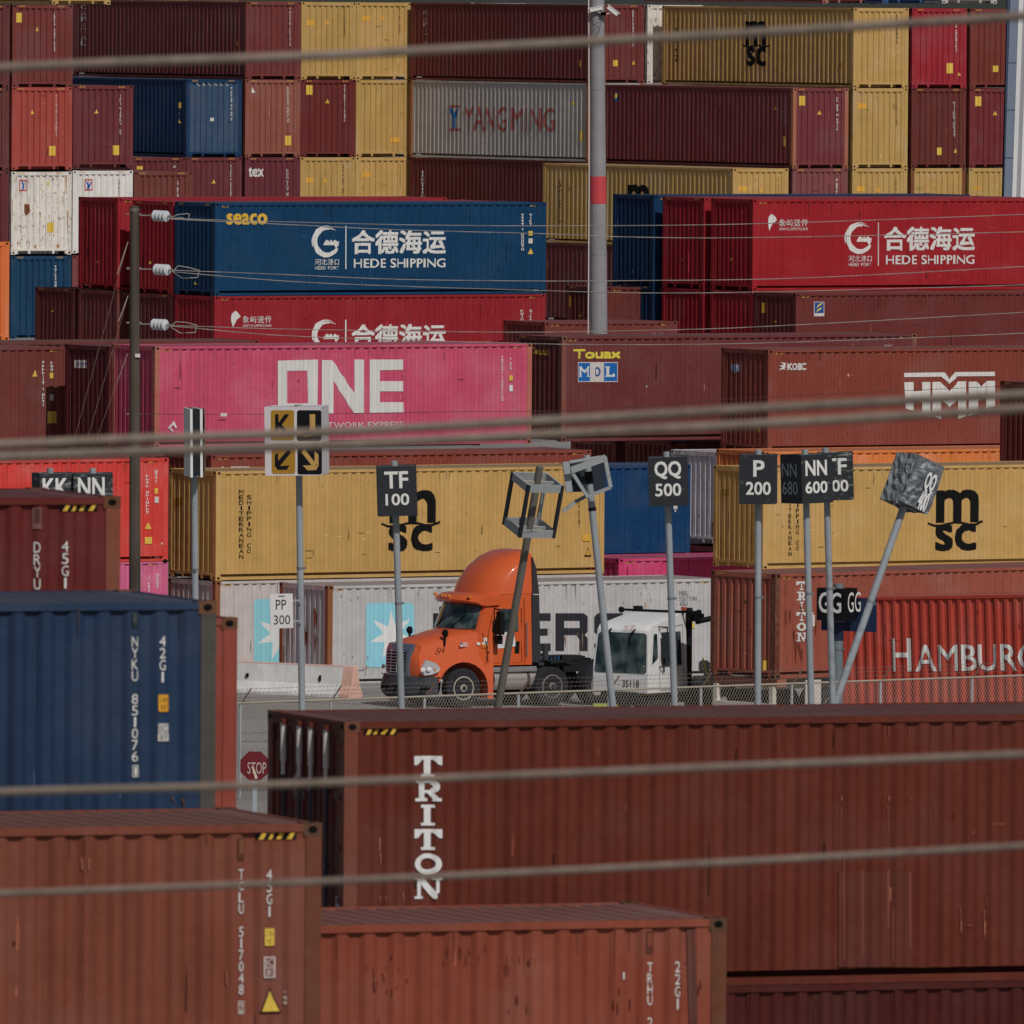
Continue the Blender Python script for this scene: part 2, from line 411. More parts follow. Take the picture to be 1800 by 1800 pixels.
def con(site, top, colr, label, L=12.19, b=2.44, h=2.896, yaw=TH, anchor='L', B=False, post=None, endc=None, rust=.15,
        hz='auto', zt=None, cast=None, tilt=0.0, door=False, group=None):
    """site = near corner (or the right-hand corner with anchor R); top = photo row of that corner's top. Returns root with faces."""
    global NCON
    NCON += 1
    a_, b_ = (b, L) if B else (L, b)
    u, _ = uv(yaw)
    zt = zof(site, top) if zt is None else zt
    c = site - u * a_ if anchor == 'R' else site
    far = site.y > 470
    root = thing('shipping_container', label, 'container', (c.x, c.y, zt - h), (0, tilt, yaw), group or 'stacked shipping containers')
    g = geo(a_, b_, h, far, door)
    m = paint(colr, rust, var=.2 if site.y < 200 else .12); mp_ = paint(post, rust + .25) if post else m
    me_ = paint(endc, rust) if endc else m
    link('frame', cmesh(g, 'frame', 'frame', m), root)
    for x_ in (0, a_ - .15):
        for y_ in (0, b_ - .15): link('corner_post', cmesh(g, 'post', 'corner_post', mp_), root, (x_, y_, 0))
    nx, ny = ('end_panel', 'side_panel') if B else ('side_panel', 'end_panel')
    link(nx, cmesh(g, 'px', nx, me_ if B else m), root)
    o = link(nx, cmesh(g, 'px', nx, me_ if B else m), root); o.location = (a_, b_, 0); o.rotation_euler = (0, 0, math.pi)
    if not door:
        o = link(ny, cmesh(g, 'py', ny, m if B else me_), root); o.location = (0, b_, 0); o.rotation_euler = (0, 0, -math.pi / 2)
    o = link(ny, cmesh(g, 'py', ny, m), root); o.location = (a_, 0, 0); o.rotation_euler = (0, 0, math.pi / 2)
    link('roof_panel', cmesh(g, 'roof', 'roof_panel', paint(dull(colr), rust + .1)), root)
    cm = casting(paint(cast, .5) if cast else mp_)
    pts = [(x, y, z) for x in (.086, a_ - .086) for y in (.078, b_ - .078) for z in (.059, h - .056)]
    for x, y, z in pts:
        if far and (x > 1 and y > 1): continue
        link('corner_casting', cm, root, (x, y, z))
    px_, bx = prof_of(a_); py_, by = prof_of(b_)
    root_faces[root.name] = (Face(root, (0, 0, 0), (1, 0, 0), (0, 0, 1), (0, -1, 0), px_, [q[0] for q in bx], FIN),
                             Face(root, (0, b_, 0), (0, -1, 0), (0, 0, 1), (-1, 0, 0), py_, [q[0] for q in by], FIN))
    f1, f2 = root_faces[root.name]
    # knocks, scrapes and touched-up paint on the visible faces
    rw = random.Random(NCON * 17 + 3); hx = [int(colr[i:i+2], 16) for i in (0, 2, 4)]
    tone = lambda k, g_=0: '%02x%02x%02x' % tuple(max(4, min(235, int(v * k + g_))) for v in hx)
    def marks(fc, L_, n):
        lt, dkk, pt_ = [], [], []
        for i in range(n):
            x = rw.uniform(.25, L_ - .4); z = rw.uniform(.3, h - .3); w_ = rw.uniform(.012, .05); q = rw.choice((.05, .1, .25, .5)) * rw.uniform(.5, 1.4)
            if rw.random() < .25: w_, q = rw.uniform(.1, .35), rw.uniform(.01, .03)
            q = min(q, h - .15 - z); (lt if rw.random() < .45 else dkk).append(([(x, z), (x + w_ * .7, z - .01), (x + w_, z + q * .5), (x + w_ * .5, z + q), (x + w_ * .1, z + q * .6)], [[0, 1, 2, 3, 4]]))
        if lt: fc.put('scratch', lt, paint(tone(1.15, 14), .0))
        if dkk: fc.put('scratch', dkk, paint(tone(.6, 2), .0))
        if L_ > 3:
            o = []
            for i in range(int(n * .5)):   # rust weeping from the top rail
                x = rw.uniform(.3, L_ - .3); q = rw.uniform(.1, .5); w_ = rw.uniform(.01, .035); zt_ = h - .08; o.append(([(x, zt_), (x + w_, zt_), (x + w_ * .6, zt_ - q)], [[0, 1, 2]]))
            fc.put('rust_stain', o, paint('%02x%02x%02x' % tuple(int(v * .6 + r_ * .4) for v, r_ in zip(hx, (70, 40, 28))), .0))
    if not far: marks(f1, a_, 26 if L > 7 else 14); marks(f2, b_, 6)
    else: marks(f1, a_, 5); marks(f2, b_, 10)
    if hz:
        def haz(fc, L_, ends):
            near = site.y < 200
            z1 = (h - .085) if L_ > 3 else (h - .03); hh = .055 if near else .05
            py, pb = [], []
            for e in ends:
                t0 = .24 if e == 0 else L_ - .24 - .36
                for i in range(4 if near else 3):
                    t = t0 + i * .09; py.append(([(t, z1 - hh), (t + .042, z1 - hh), (t + .075, z1), (t + .033, z1)], [[0, 1, 2, 3]]))
                pb.append(([(t0 - .02, z1 - hh), (t0 + .36, z1 - hh), (t0 + .36, z1), (t0 - .02, z1)], [[0, 1, 2, 3]]))
            pr = fc.prof, fc.inset
            if L_ < 3: fc.prof, fc.inset = None, 0
            if near: fc.put('warning_stripes', pb, BLACK)
            fc.put('warning_stripes', py, HAZY if near else HAZD)
            fc.prof, fc.inset = pr
        haz(f1, a_, {'L': (0,), 'R': (1,)}.get(hz, (0, 1)))
        if not far and not door and hz == 'auto' and (NCON % 2): haz(f2, b_, (0, 1))
    return root
root_faces = {}
def front(r): return root_faces[r.name][0]
def left(r): return root_faces[r.name][1]
def stickers(f, xs=(), tri=(), mat=None, name='warning_sticker'):
    for (x, y, w_, h_) in xs: f.put(name, [f.RC(x - w_ / 2, y - h_ / 2, x + w_ / 2, y + h_ / 2)], mat or STICK)
    for (x, y, r_) in tri: f.put(name, [f.PG([(x, y - r_), (x + r_ * .62, y + r_ * .5), (x - r_ * .62, y + r_ * .5)])], mat or STICK)
# ================================================================== ground
def ground_mat():
    m = bpy.data.materials.new('asphalt'); m.use_nodes = True; t = m.node_tree; N = t.nodes; L = t.links; b = N['Principled BSDF']
    b.inputs['Roughness'].default_value = .9
    tc = N.new('ShaderNodeTexCoord')
    n1 = N.new('ShaderNodeTexNoise'); n1.inputs['Scale'].default_value = .25; n1.inputs['Detail'].default_value = 6
    n2 = N.new('ShaderNodeTexNoise'); n2.inputs['Scale'].default_value = 9; n2.inputs['Detail'].default_value = 6
    L.new(tc.outputs['Object'], n1.inputs['Vector']); L.new(tc.outputs['Object'], n2.inputs['Vector'])
    r1 = N.new('ShaderNodeValToRGB'); r1.color_ramp.elements[0].position = .3; r1.color_ramp.elements[1].position = .7
    r1.color_ramp.elements[0].color = (.25, .235, .22, 1); r1.color_ramp.elements[1].color = (.36, .34, .325, 1)
    L.new(n1.outputs[0], r1.inputs[0])
    mr = N.new('ShaderNodeMapRange'); mr.inputs[1].default_value = .3; mr.inputs[2].default_value = .7; mr.inputs[3].default_value = .7; mr.inputs[4].default_value = 1.2
    L.new(n2.outputs[0], mr.inputs[0])
    sc = N.new('ShaderNodeVectorMath'); sc.operation = 'SCALE'; L.new(r1.outputs[0], sc.inputs[0]); L.new(mr.outputs[0], sc.inputs['Scale'])
    L.new(sc.outputs[0], b.inputs['Base Color'])
    bp = N.new('ShaderNodeBump'); bp.inputs['Strength'].default_value = .4; bp.inputs['Distance'].default_value = .03
    L.new(n2.outputs[0], bp.inputs['Height']); L.new(bp.outputs[0], b.inputs['Normal'])
    return m
g = MB(); g.poly([(-1500, -200, 0), (1500, -200, 0), (1500, 3000, 0), (-1500, 3000, 0)])
struct(build(g, 'ground', ground_mat()))

# ================================================================== far stacks (six high)
BRN = '62302c'; MAR = '5f2c30'; YEL = 'a1834f'; RUS = '5c2b26'
GF = 'containers in the far stacks'
def fcon(*a, **k):
    k.setdefault('group', GF); k.setdefault('B', True); return con(*a, **k)
N0 = S(1030, 47.74); M0 = S(428, 47.15); O0 = S(1390, 48.75); L1 = S(18, 50.3); YM = R(33.7)
UM = lambda px: U(M0, px, YM)
YO = R(34); OM = lambda px: U(O0, px, YO)
Z2 = zof(N0, 146.5); Z1 = Z2 + 2.9; Z3 = Z2 - 2.9; Z4 = Z3 - 2.9
def endmarks(r, x0, kind, y0):
    """marks on a lit container end whose left edge is at photo column x0 and whose top is at row y0"""
    f = front(r)
    if kind == 'a': stickers(f, xs=[(x0 + 22, y0 + 25, 11, 17)], tri=[(x0 + 54, y0 + 46, 5)]); f.put('number_lettering', f.code(x0 + 84, y0 + 16, y0 + 86, 2.2), WHITE)
    if kind == 'b': stickers(f, xs=[(x0 + 75, y0 + 112, 11, 17)], tri=[(x0 + 40, y0 + 45, 5)]); f.put('number_lettering', f.code(x0 + 82, y0 + 14, y0 + 88, 2.2), WHITE)
    if kind == 'y': stickers(f, xs=[(x0 + 20, y0 + 42, 15, 9)], tri=[(x0 + 49, y0 + 42, 6)], mat=plain('d0923c')); f.put('number_lettering', f.code(x0 + 79, y0 + 14, y0 + 70, 2), plain('4a3c28'))
    if kind == 'c': stickers(f, xs=[(x0 + 56, y0 + 103, 9, 13)], tri=[(x0 + 84, y0 + 103, 5)]); f.put('number_lettering', f.code(x0 + 82, y0 + 16, y0 + 80, 2.2), WHITE)
    if kind == 'n': f.put('number_lettering', f.code(x0 + 82, y0 + 16, y0 + 84, 2.2), WHITE)
    if kind == 'w': f.put('number_lettering', f.code(x0 + 82, y0 + 14, y0 + 75, 2.0), plain('6b6460'))
# --- middle block
r = fcon(M0, 0, '653230', 'brown container, long dark side with white upright letters, top row left', zt=Z1, yaw=YM); endmarks(r, 428, 'n', -2)
f = left(r); f.put('lettering', f.VT('CAPITAL', 146, 8, 82, 8, .0), plain('9a8d8c'))
f.put('warning_sticker', [f.RC(415, 72, 418, 80)], STICK)
r = fcon(UM(527), 0, YEL, 'yellow container end in the top row right of a brown end', zt=Z1, yaw=YM); endmarks(r, 527, 'y', -2)
r = fcon(UM(624), 0, 'a88852', 'yellow container end in the top row beside a long dark maroon side', zt=Z1, yaw=YM); endmarks(r, 624, 'y', -10)
r = fcon(UM(326), 0, '17304f', 'navy container with a faded grey-blue end lettered in white along its top', zt=Z2, yaw=YM, endc='34475f', rust=.35)
f = front(r); f.put('number_lettering', f.code(407, 153, 215, 2.4), WHITE)
for i, ch in enumerate('CRONOS'): f.put('lettering', [f.T(ch, 347 + i * 10, 144, 353 + i * 10, 151, 0)], plain('a8a4a0'))
f.put('sticker', [f.RC(371, 207, 376, 213)], WHITE); f = left(r); stickers(f, tri=[(314, 214, 5)]); f.put('number_plate', [f.RC(312, 180, 317, 190)], STICK); f.put('number_lettering', f.code(314, 195, 206, 3), OFFW)
r = fcon(M0, 0, '7e4a40', 'pale rusty brown container end with a yellow plate in its lower right', zt=Z2, yaw=YM, rust=.5)
f = front(r); f.put('number_lettering', f.code(507, 153, 218, 2.4), WHITE); stickers(f, xs=[(507, 247, 12, 17)]); f.put('sticker', [f.PG([(445, 153), (449, 163), (442, 163)])], WHITE)
r = fcon(UM(527), 0, '5e2927', 'dark red-brown container end below a yellow one, second row', zt=Z2, yaw=YM); endmarks(r, 522, 'a', 133)
r = fcon(UM(624), 0, YEL, 'yellow container end touching the white striped long side, second row', zt=Z2, yaw=YM)
f = front(r); f.put('number_lettering', f.code(706, 150, 212, 2), plain('4a3c28')); stickers(f, xs=[(695, 246, 15, 9)], mat=plain('d0923c'))
r = fcon(UM(228), 0, '5a2a2c', 'maroon container end just under the navy long side, third row', zt=Z3, yaw=YM); f = front(r); stickers(f, xs=[(247, 295, 10, 6)]); f.put('number_lettering', f.code(307, 291, 300, 3), WHITE)
r = fcon(UM(327), 0, '5d2e32', 'plum container end under the faded grey-blue one, third row', zt=Z3, yaw=YM); f = front(r); stickers(f, tri=[(376, 320, 5)]); f.put('number_lettering', f.code(406, 290, 350, 2.4), WHITE)
r = fcon(M0, 0, '5d2d33', 'plum container end with a short white word painted on it, third row', zt=Z3, yaw=YM); f = front(r); f.put('lettering', [f.T('tex', 437, 294, 465, 311, .04)], WHITE); f.put('number_lettering', f.code(506, 292, 352, 2.4), WHITE)
r = fcon(UM(527), 0, YEL, 'sooty yellow container end, third row, above the blue container roof', zt=Z3, yaw=YM, rust=.35); f = front(r); stickers(f, xs=[(545, 317, 14, 9)], tri=[(573, 318, 6)], mat=plain('d0923c')); f.put('number_lettering', f.code(604, 290, 345, 2), plain('4a3c28'))
r = fcon(UM(624), 0, 'a88852', 'yellow container end, third row, below the yellow end beside the white stripes', zt=Z3, yaw=YM); f = front(r); stickers(f, xs=[(645, 307, 14, 9)], mat=plain('d0923c')); f.put('number_lettering', f.code(704, 290, 330, 2), plain('4a3c28'))
r = fcon(S(233, 49.2), 302, '643530', 'low rusty brown container end right of the cleaner white one', h=2.59); f = front(r); f.put('number_lettering', f.code(314, 318, 352, 2.8), WHITE)
# --- left block
r = fcon(L1, 8, '66322f', 'brown container end in the upper left corner with a yellow plate'); endmarks(r, 12, 'a', 6)
r = fcon(L1, 153, '8f4039', 'bright red container end in the left block, above the rusty white one'); endmarks(r, 18, 'b', 153)
r = fcon(U(L1, 127), 150, MAR, 'maroon container end between the bright red end and the navy side'); endmarks(r, 130, 'b', 152)
r = fcon(U(L1, -92), 8, '5a3230', 'brown container cut off by the left edge, topmost of its stack')
r = fcon(U(L1, -92), 154, '5a3230', 'brown container cut off by the left edge, left of the bright red end')
r = fcon(U(L1, -92), 300, '5c2c30', 'maroon container cut off by the left edge, left of the rusty white end')
r = fcon(L1, 302, 'c3bab3', 'white container end with heavy rust stains and a small red and blue logo', rust=.72, hz=True)
f = front(r); f.put('logo', [f.RC(35, 316, 48, 336)], plain('9c3a42')); f.put('logo', [f.RC(36.5, 318.5, 46.5, 333.5)], WHITE); f.put('logo', [f.PG([(38, 319), (41, 319), (42.5, 325), (45, 319), (46.5, 319), (42, 333), (39, 333), (40, 327)])], plain('2c4c8c'))
stickers(f, xs=[(89, 400, 12, 17)], tri=[(85, 323, 5)]); f.put('number_lettering', f.code(101, 316, 372, 2), OFFW)
RST = plain('6b432c', .9)
f.put('rust_stain', [f.PG([(x, y), (x + q, y), (x + q * .7, y + h_ * .6), (x + q * .4, y + h_)]) for x, y, q, h_ in ((22, 312, 2, 26), (28, 310, 1.2, 14), (115, 310, 3, 34), (111, 345, 1.5, 20), (118, 370, 2, 40), (21, 350, 1.5, 50), (70, 373, 2, 12), (97, 372, 2, 5), (60, 432, 6, 5), (30, 425, 4, 9), (100, 430, 5, 6))], plain('9a6e4e', .9)); f.put('rust_stain', [f.PG([(43, 358), (52, 360), (53, 372), (47, 379), (43, 372)])], RST)
r = fcon(U(L1, 127), 300, 'c3bcb9', 'clean white container end with a small red and blue logo, partly behind a red one', rust=.2)
f = front(r); f.put('logo', [f.RC(149, 315, 164, 335)], plain('9c3a42')); f.put('logo', [f.RC(151, 317.5, 162, 332.5)], WHITE); f.put('logo', [f.PG([(152, 319), (155, 319), (157, 325), (160, 319), (162, 319), (157, 332), (154, 332), (155, 326)])], plain('2c4c8c'))
f.put('number_lettering', f.code(210, 316, 350, 2.2), plain('6b6460'))
r = fcon(L1, 450, '173650', 'blue container end beneath the rusty white one, by the orange edge', rust=.3); f = front(r); f.put('number_lettering', f.code(99, 467, 512, 3), WHITE)
r = fcon(U(L1, 127), 449, '6a3434', 'brown container sliver beside the blue end, below the clean white one')
r = fcon(S(87, 48.8), -134, YEL, 'olive yellow container peeking in at the upper left corner')
r = con(S(15, 56), 425, 'c0683a', 'orange container sliver at the left edge beside the blue end', anchor='R', b=12.19, L=2.44, h=3.1, group='stacked shipping containers')
# --- centre block
r = fcon(N0, 0, '63302e', 'maroon container with long dark side and white upright letters, left of the tall grey mast', zt=Z1, yaw=R(33))
f = left(r); f.put('lettering', f.VT('CAPITAL', 747, 18, 90, 7, .0), plain('9a8d8c')); f.put('number_plate', [f.RC(1017, 106, 1021, 118)], STICK); f = front(r); f.put('number_lettering', f.code(1113, 18, 84, 2.4), WHITE); stickers(f, xs=[(1083, 111, 8, 11)], tri=[(1114, 111, 5)])
r = fcon(U(N0, 1135), 0, 'c3bab3', 'narrow view of a white container end with rust, right of the tall grey mast', zt=Z1, yaw=R(33), rust=.72)
r = fcon(N0, 0, 'a09c98', 'white container whose long ribbed side carries faded red lettering', zt=Z2, yaw=R(33), post='96603f', rust=.2)
f = left(r); RD = plain('93504c'); 
f.put('lettering', [f.T('YANG', 815, 188, 890, 230, .012), f.T('MING', 898, 190, 974, 230, .012)], RD)
f.put('logo', [f.RC(788, 185, 808, 189), f.RC(788, 226, 808, 230)], RD); f.put('logo', [f.PG([(789, 190), (793, 190), (797, 200), (802, 190), (806, 190), (799, 208), (799, 226), (794, 226), (794, 208)])], plain('1d5f9c'))
stickers(f, xs=[(1021, 239, 5, 17)], tri=[(1007, 182, 5)])
f.put('lettering', [f.T('TRITON', 797, 153, 842, 163, 0)], plain('a59a94'))
r = fcon(N0, 0, '5a2a2a', 'maroon container below the white ribbed one, long side in shade', zt=Z3, yaw=R(33)); f = left(r); f.put('number_lettering', f.code(742, 300, 350, 4), WHITE)
r2 = U(N0, 1035)
# brown end right of the mast
# --- right block
ZO2 = zof(O0, 154.5); ZO1 = ZO2 + 2.9; ZO3 = ZO2 - 2.9
r = fcon(OM(1497), 0, 'a58551', 'yellow container in the top row with a large black two-line logo on its shaded side', zt=ZO1, yaw=YO)
f = left(r); f.put('logo', [f.T('m', 1309, 37, 1347, 80, .07), f.T('sc', 1310, 82, 1346, 116, .05)], BLACK); f.put('logo', [f.PG([(1304, 77), (1312, 81), (1322, 80), (1330, 78), (1340, 81), (1352, 79), (1352, 82), (1340, 84), (1330, 81), (1322, 83), (1312, 84), (1304, 80)])], BLACK)
f.put('lettering', f.code(1189, 33, 110, 4), plain('2c2418')); stickers(f, xs=[(1476, 114, 6, 7)], tri=[(1475, 70, 5)], mat=plain('8f6a26'))
f = front(r); f.put('number_lettering', f.code(1577, 26, 78, 2.2), plain('4a3c28'))
r = fcon(OM(1600), 0, '86242e', 'crimson container end in the top row near the right edge', zt=ZO1, yaw=YO); f = front(r); f.put('number_lettering', f.code(1681, 40, 94, 3), WHITE); stickers(f, xs=[(1671, 120, 11, 18)], tri=[(1687, 131, 4)])
r = fcon(OM(1702), 0, '663029', 'brown container end in the top row beside the crane leg', zt=ZO1, yaw=YO); f = front(r); stickers(f, xs=[(1751, 121, 8, 11)])
r = fcon(O0, 0, '663034', 'maroon container with salmon corner posts on its lit end, right of the mast', zt=ZO2, yaw=YO, post='8f5a46')
f = front(r); stickers(f, xs=[(1411, 177, 11, 17)], tri=[(1441, 199, 5)]); f.put('number_lettering', f.code(1472, 168, 233, 3), WHITE)
f = left(r); f.put('logo', [f.RC(1079, 163, 1084, 178)], plain('24588c')); f.put('logo', [f.PG([(1080, 165), (1084, 164), (1083, 172), (1080, 173)])], plain('c9b050')); f.put('number_plate', [f.RC(1375, 240, 1380, 257)], STICK); stickers(f, tri=[(1362, 190, 5)]); f.put('number_lettering', f.code(1379, 168, 225, 3), plain('8a7674'))
r = fcon(OM(1497), 0, YEL, 'yellow container end below the top yellow one, with one small orange sticker', zt=ZO2, yaw=YO); f = front(r); stickers(f, xs=[(1516, 186, 16, 10)], mat=plain('d0923c')); f.put('number_lettering', f.code(1576, 162, 225, 2), plain('4a3c28'))
r = fcon(OM(1600), 0, '5a2b27', 'dark brown container end directly below the crimson one', zt=ZO2, yaw=YO, rust=.3); endmarks(r, 1596, 'c', 163)
r = fcon(OM(1702), 0, '64292c', 'maroon container end beside the crane leg, second row', zt=ZO2, yaw=YO); f = front(r); stickers(f, xs=[(1720, 178, 11, 17)], tri=[(1750, 200, 5)])
r = fcon(OM(1287), 0, 'a58551', 'yellow container behind the mast, its long shaded side with the top of a black logo', zt=ZO3, yaw=YO)
f = left(r); f.put('logo', [f.T('m', 1102, 325, 1139, 368, .07)], BLACK); f.put('lettering', f.code(983, 318, 395, 4), plain('2c2418')); f = front(r); stickers(f, xs=[(1307, 332, 15, 9)], tri=[(1339, 334, 6)], mat=plain('d0923c')); f.put('number_lettering', f.code(1369, 311, 345, 2), plain('4a3c28'))
r = fcon(O0, 0, '703f3f', 'dusty plum container end between two yellow ends, third row', zt=ZO3, yaw=YO); f = front(r); f.put('number_lettering', f.code(1471, 314, 346, 3), WHITE)
r = fcon(OM(1497), 0, YEL, 'yellow container end with a clean face, third row, right of the plum one', zt=ZO3, yaw=YO); f = front(r); stickers(f, xs=[(1514, 332, 15, 9)], tri=[(1544, 334, 6)], mat=plain('d0923c')); f.put('number_lettering', f.code(1575, 311, 345, 2), plain('4a3c28'))
r = fcon(OM(1600), 0, 'a3824f', 'yellow container end with rusty brown corner posts, third row', zt=ZO3, yaw=YO, post='6a4029', rust=.5); f = front(r); stickers(f, xs=[(1617, 331, 14, 6)], mat=plain('8c7c48'))
r = fcon(OM(1702), 0, YEL, 'yellow container end next to the crane leg, third row', zt=ZO3, yaw=YO); f = front(r); stickers(f, xs=[(1719, 331, 14, 6)], mat=plain('b08838'))
r = fcon(OM(1287), 0, '5c2d2e', 'maroon container below the shaded yellow one with the half hidden logo', zt=ZO3 - 2.9, yaw=YO)
r = fcon(OM(1287), 0, '4e2826', 'maroon container lowest in the gap left of the tall grey mast', zt=ZO3 - 5.8, yaw=YO)
# pieces above the top row
for i, (x, cc, lab) in enumerate(((1440, '8a5a50', 'pale brown container edge above the top row, right of the black logo'), (1545, '2f4a78', 'blue container edge above the top row'), (1650, 'a09a96', 'grey white container edge above the top row near the crane leg'))):
    fcon(S(x, 47.6), -132, cc, lab)

# ================================================================== middle rows
GM = 'containers in the middle rows'
def mcon(*a, **k):
    k.setdefault('group', GM); return con(*a, **k)
G0 = S(376, 56.5); ZG = zof(G0, 357)
r = mcon(G0, 0, '0c3352', 'dark blue container with white round logo and large Chinese lettering', zt=ZG, rust=.02)
EMB = r
def hede(f, dx, dy, k=1.0, full=True, cutoff=None):
    q = lambda x, y: (552 + dx + (x - 552) * k, 397 + dy + (y - 397))
    def tx(t, a, b, c, d, bo): a, b = q(a, b); c, d = q(c, d); return f.T(t, a, b, c, d, bo)
    o = []
    cx, cy = q(574, 424)
    o.append(f.arc(cx - .5, cy + 1.5, lambda t: 22 + 2 * t, lambda t: 19.5 - 5 * math.sin(t * math.pi) + 2 * t * 0, 75, 335, 22, 1.15))
    o.append(f.arc(cx, cy, lambda t: 25 + 1 * t, lambda t: 24.8 - 2.6 * math.sin(t * math.pi), 60, 200, 14, 1.08))
    o.append(f.arc(cx + 2, cy + 1, lambda t: 25, lambda t: 24.4 - 1.4 * math.sin(t * math.pi), 55, 110, 8, 1.0))
    a = [(569, 431), (574, 422), (577, 422), (579, 426), (581, 422), (584, 422), (586, 426), (588, 422), (591, 422), (592, 425), (597, 424), (596, 432), (590, 436), (588, 431)]
    o.append(f.PG([q(*p) for p in a]))
    f.put('logo', o, WHITE)
    f.put('lettering', [f.RC(*q(607.5, 397), *q(610, 473))], WHITE)
    f.put('lettering', [tx('合德海运', 618, 404, 785, 447, .03)], WHITE)
    f.put('lettering', [tx('HEDE SHIPPING', 623, 454, 784, 471, .022)], WHITE)
    f.put('lettering', [tx('河北港口', 554, 455, 597, 466, .02), tx('HEBEI PORT', 554, 468, 596, 474, .03)], WHITE)
f = front(r); hede(f, 0, 0)
f.put('lettering', [f.T('seaco', 399, 375, 470, 395, .06)], plain('d99a34'))
f.put('number_lettering', f.code(919, 376, 448, 3.5), WHITE); f.put('number_lettering', f.code(933, 376, 399, 3.5), WHITE)
stickers(f, xs=[(933, 410, 6, 8)], tri=[(933, 443, 7)]); f.put('size_plate', [f.RC(930, 419, 936, 428)], OFFW)
f = left(r); stickers(f, tri=[(342, 498, 4)])
def xk(f, dx, dy):
    f.put('logo', [f.PG([(x + dx, y + dy) for x, y in ((407, 563), (408, 553), (414, 546), (422, 553), (424, 557), (416, 562), (412, 572), (411, 576), (409, 570))])], WHITE)
    f.put('lettering', [f.T('象屿速传', 427 + dx, 555 + dy, 478 + dx, 568 + dy, .015), f.T('XMXYG SUPPLYCHAIN', 427 + dx, 570 + dy, 478 + dx, 575 + dy, .02)], WHITE)
r = mcon(G0, 0, '801f27', 'red container right below the dark blue one, the same white logo half hidden', zt=ZG - 2.896, rust=.03)
f = front(r); hede(f, 0, 165); xk(f, 0, 0); f.put('number_lettering', f.code(918, 544, 592, 3.5), WHITE); f.put('number_lettering', f.code(933, 544, 566, 3.5), WHITE); stickers(f, xs=[(932, 575, 6, 9)])
G1 = W(G0, 302.5); G2 = W(G0, 206)
r = mcon(G1, 0, '841f27', 'red container, ribbed end behind the insulators of the wooden pole', zt=ZG, rust=.04); f = left(r); stickers(f, tri=[(263, 462, 4)])
r = mcon(G2, 0, '841f27', 'red container, ribbed end left of the wooden pole', zt=ZG + .05, rust=.04); f = left(r); stickers(f, tri=[(170, 460, 4)])
r = mcon(G1, 0, '5c2a2c', 'dark maroon container below the red end with the insulators', zt=ZG - 2.9)
r = mcon(G2, 0, '64312f', 'brown container below the red end left of the wooden pole', zt=ZG - 2.86)
r = mcon(W(G0, 130), 0, '5c2c2c', 'maroon container end low at the left, right of the blue end', zt=ZG - 2.86); f = left(r); stickers(f, tri=[(92, 546, 4)])
HR = S(1321, 55.6); ZH = zof(HR, 350.5)
r = mcon(HR, 0, '881d24', 'bright red container with white round logo and large Chinese lettering', zt=ZH, rust=.02, h=2.9)
f = front(r); hede(f, 938, -6, .965); xk(f, 943, -170)
f = left(r); stickers(f, tri=[(1285, 456, 4)])
H1 = W(HR, 1236.5); H2 = W(HR, 1148)
r = mcon(H1, 0, '8a2028', 'red container, shaded end between the blue end and the large red side', zt=ZH, rust=.04); f = left(r); stickers(f, tri=[(1198, 456, 4)])
r = mcon(H2, 0, '0e2f4e', 'blue container, shaded end right of the tall grey mast', zt=ZH + .03, rust=.04); f = left(r); stickers(f, tri=[(1110, 477, 4)])
r = mcon(HR, 0, '8a2028', 'red container, second level, half behind the dark brown end', zt=ZH - 2.9)
r = mcon(H1, 0, '8a2028', 'red container, second level, right of the lower blue end', zt=ZH - 2.9)
r = mcon(H2, 0, '0e2f4e', 'blue container, lower of the two blue ends right of the mast', zt=ZH - 2.87)
FL = W(HR, 1399)
r = mcon(FL, 516, '5e2a27', 'brown container with a tiny blue and yellow square logo')
f = front(r); f.put('logo', [f.RC(1432, 530.5, 1449, 556)], OFFW); f.put('logo', [f.RC(1433, 531.5, 1448, 550.5)], plain('1d3f80')); f.put('logo', [f.PG([(1435, 542), (1438, 536), (1447, 532), (1445, 536), (1439, 539)]), f.PG([(1435, 549), (1437, 544), (1446, 540), (1444, 544), (1438, 547)])], plain('d6b23c'))
f = left(r); f.put('warning_sticker', [f.RC(1338, 532, 1344, 550)], plain('b08a2c')); stickers(f, tri=[(1362, 565, 3)], mat=plain('b08a2c'))
r = mcon(S(1066, 55), 505, '5c2c28', 'maroon container end low behind the mast, with a yellow tag'); f = left(r); f.put('warning_sticker', [f.RC(998, 520, 1003, 539)], plain('c0921f')); stickers(f, tri=[(1020, 554, 4)], mat=plain('b08a2c'))
r = mcon(S(1190, 55.8), 564.5, '66322f', 'brown container roof edge behind the foot of the tall grey mast', anchor='R', L=4.95); f = front(r); f.put('number_lettering', [f.RC(1149, 586, 1152, 590), f.RC(1162, 586, 1165, 590)], WHITE)
r = mcon(S(455, 60.2), 598, '5f322e', 'brown container roof edge behind the left end of the pink container', anchor='R')
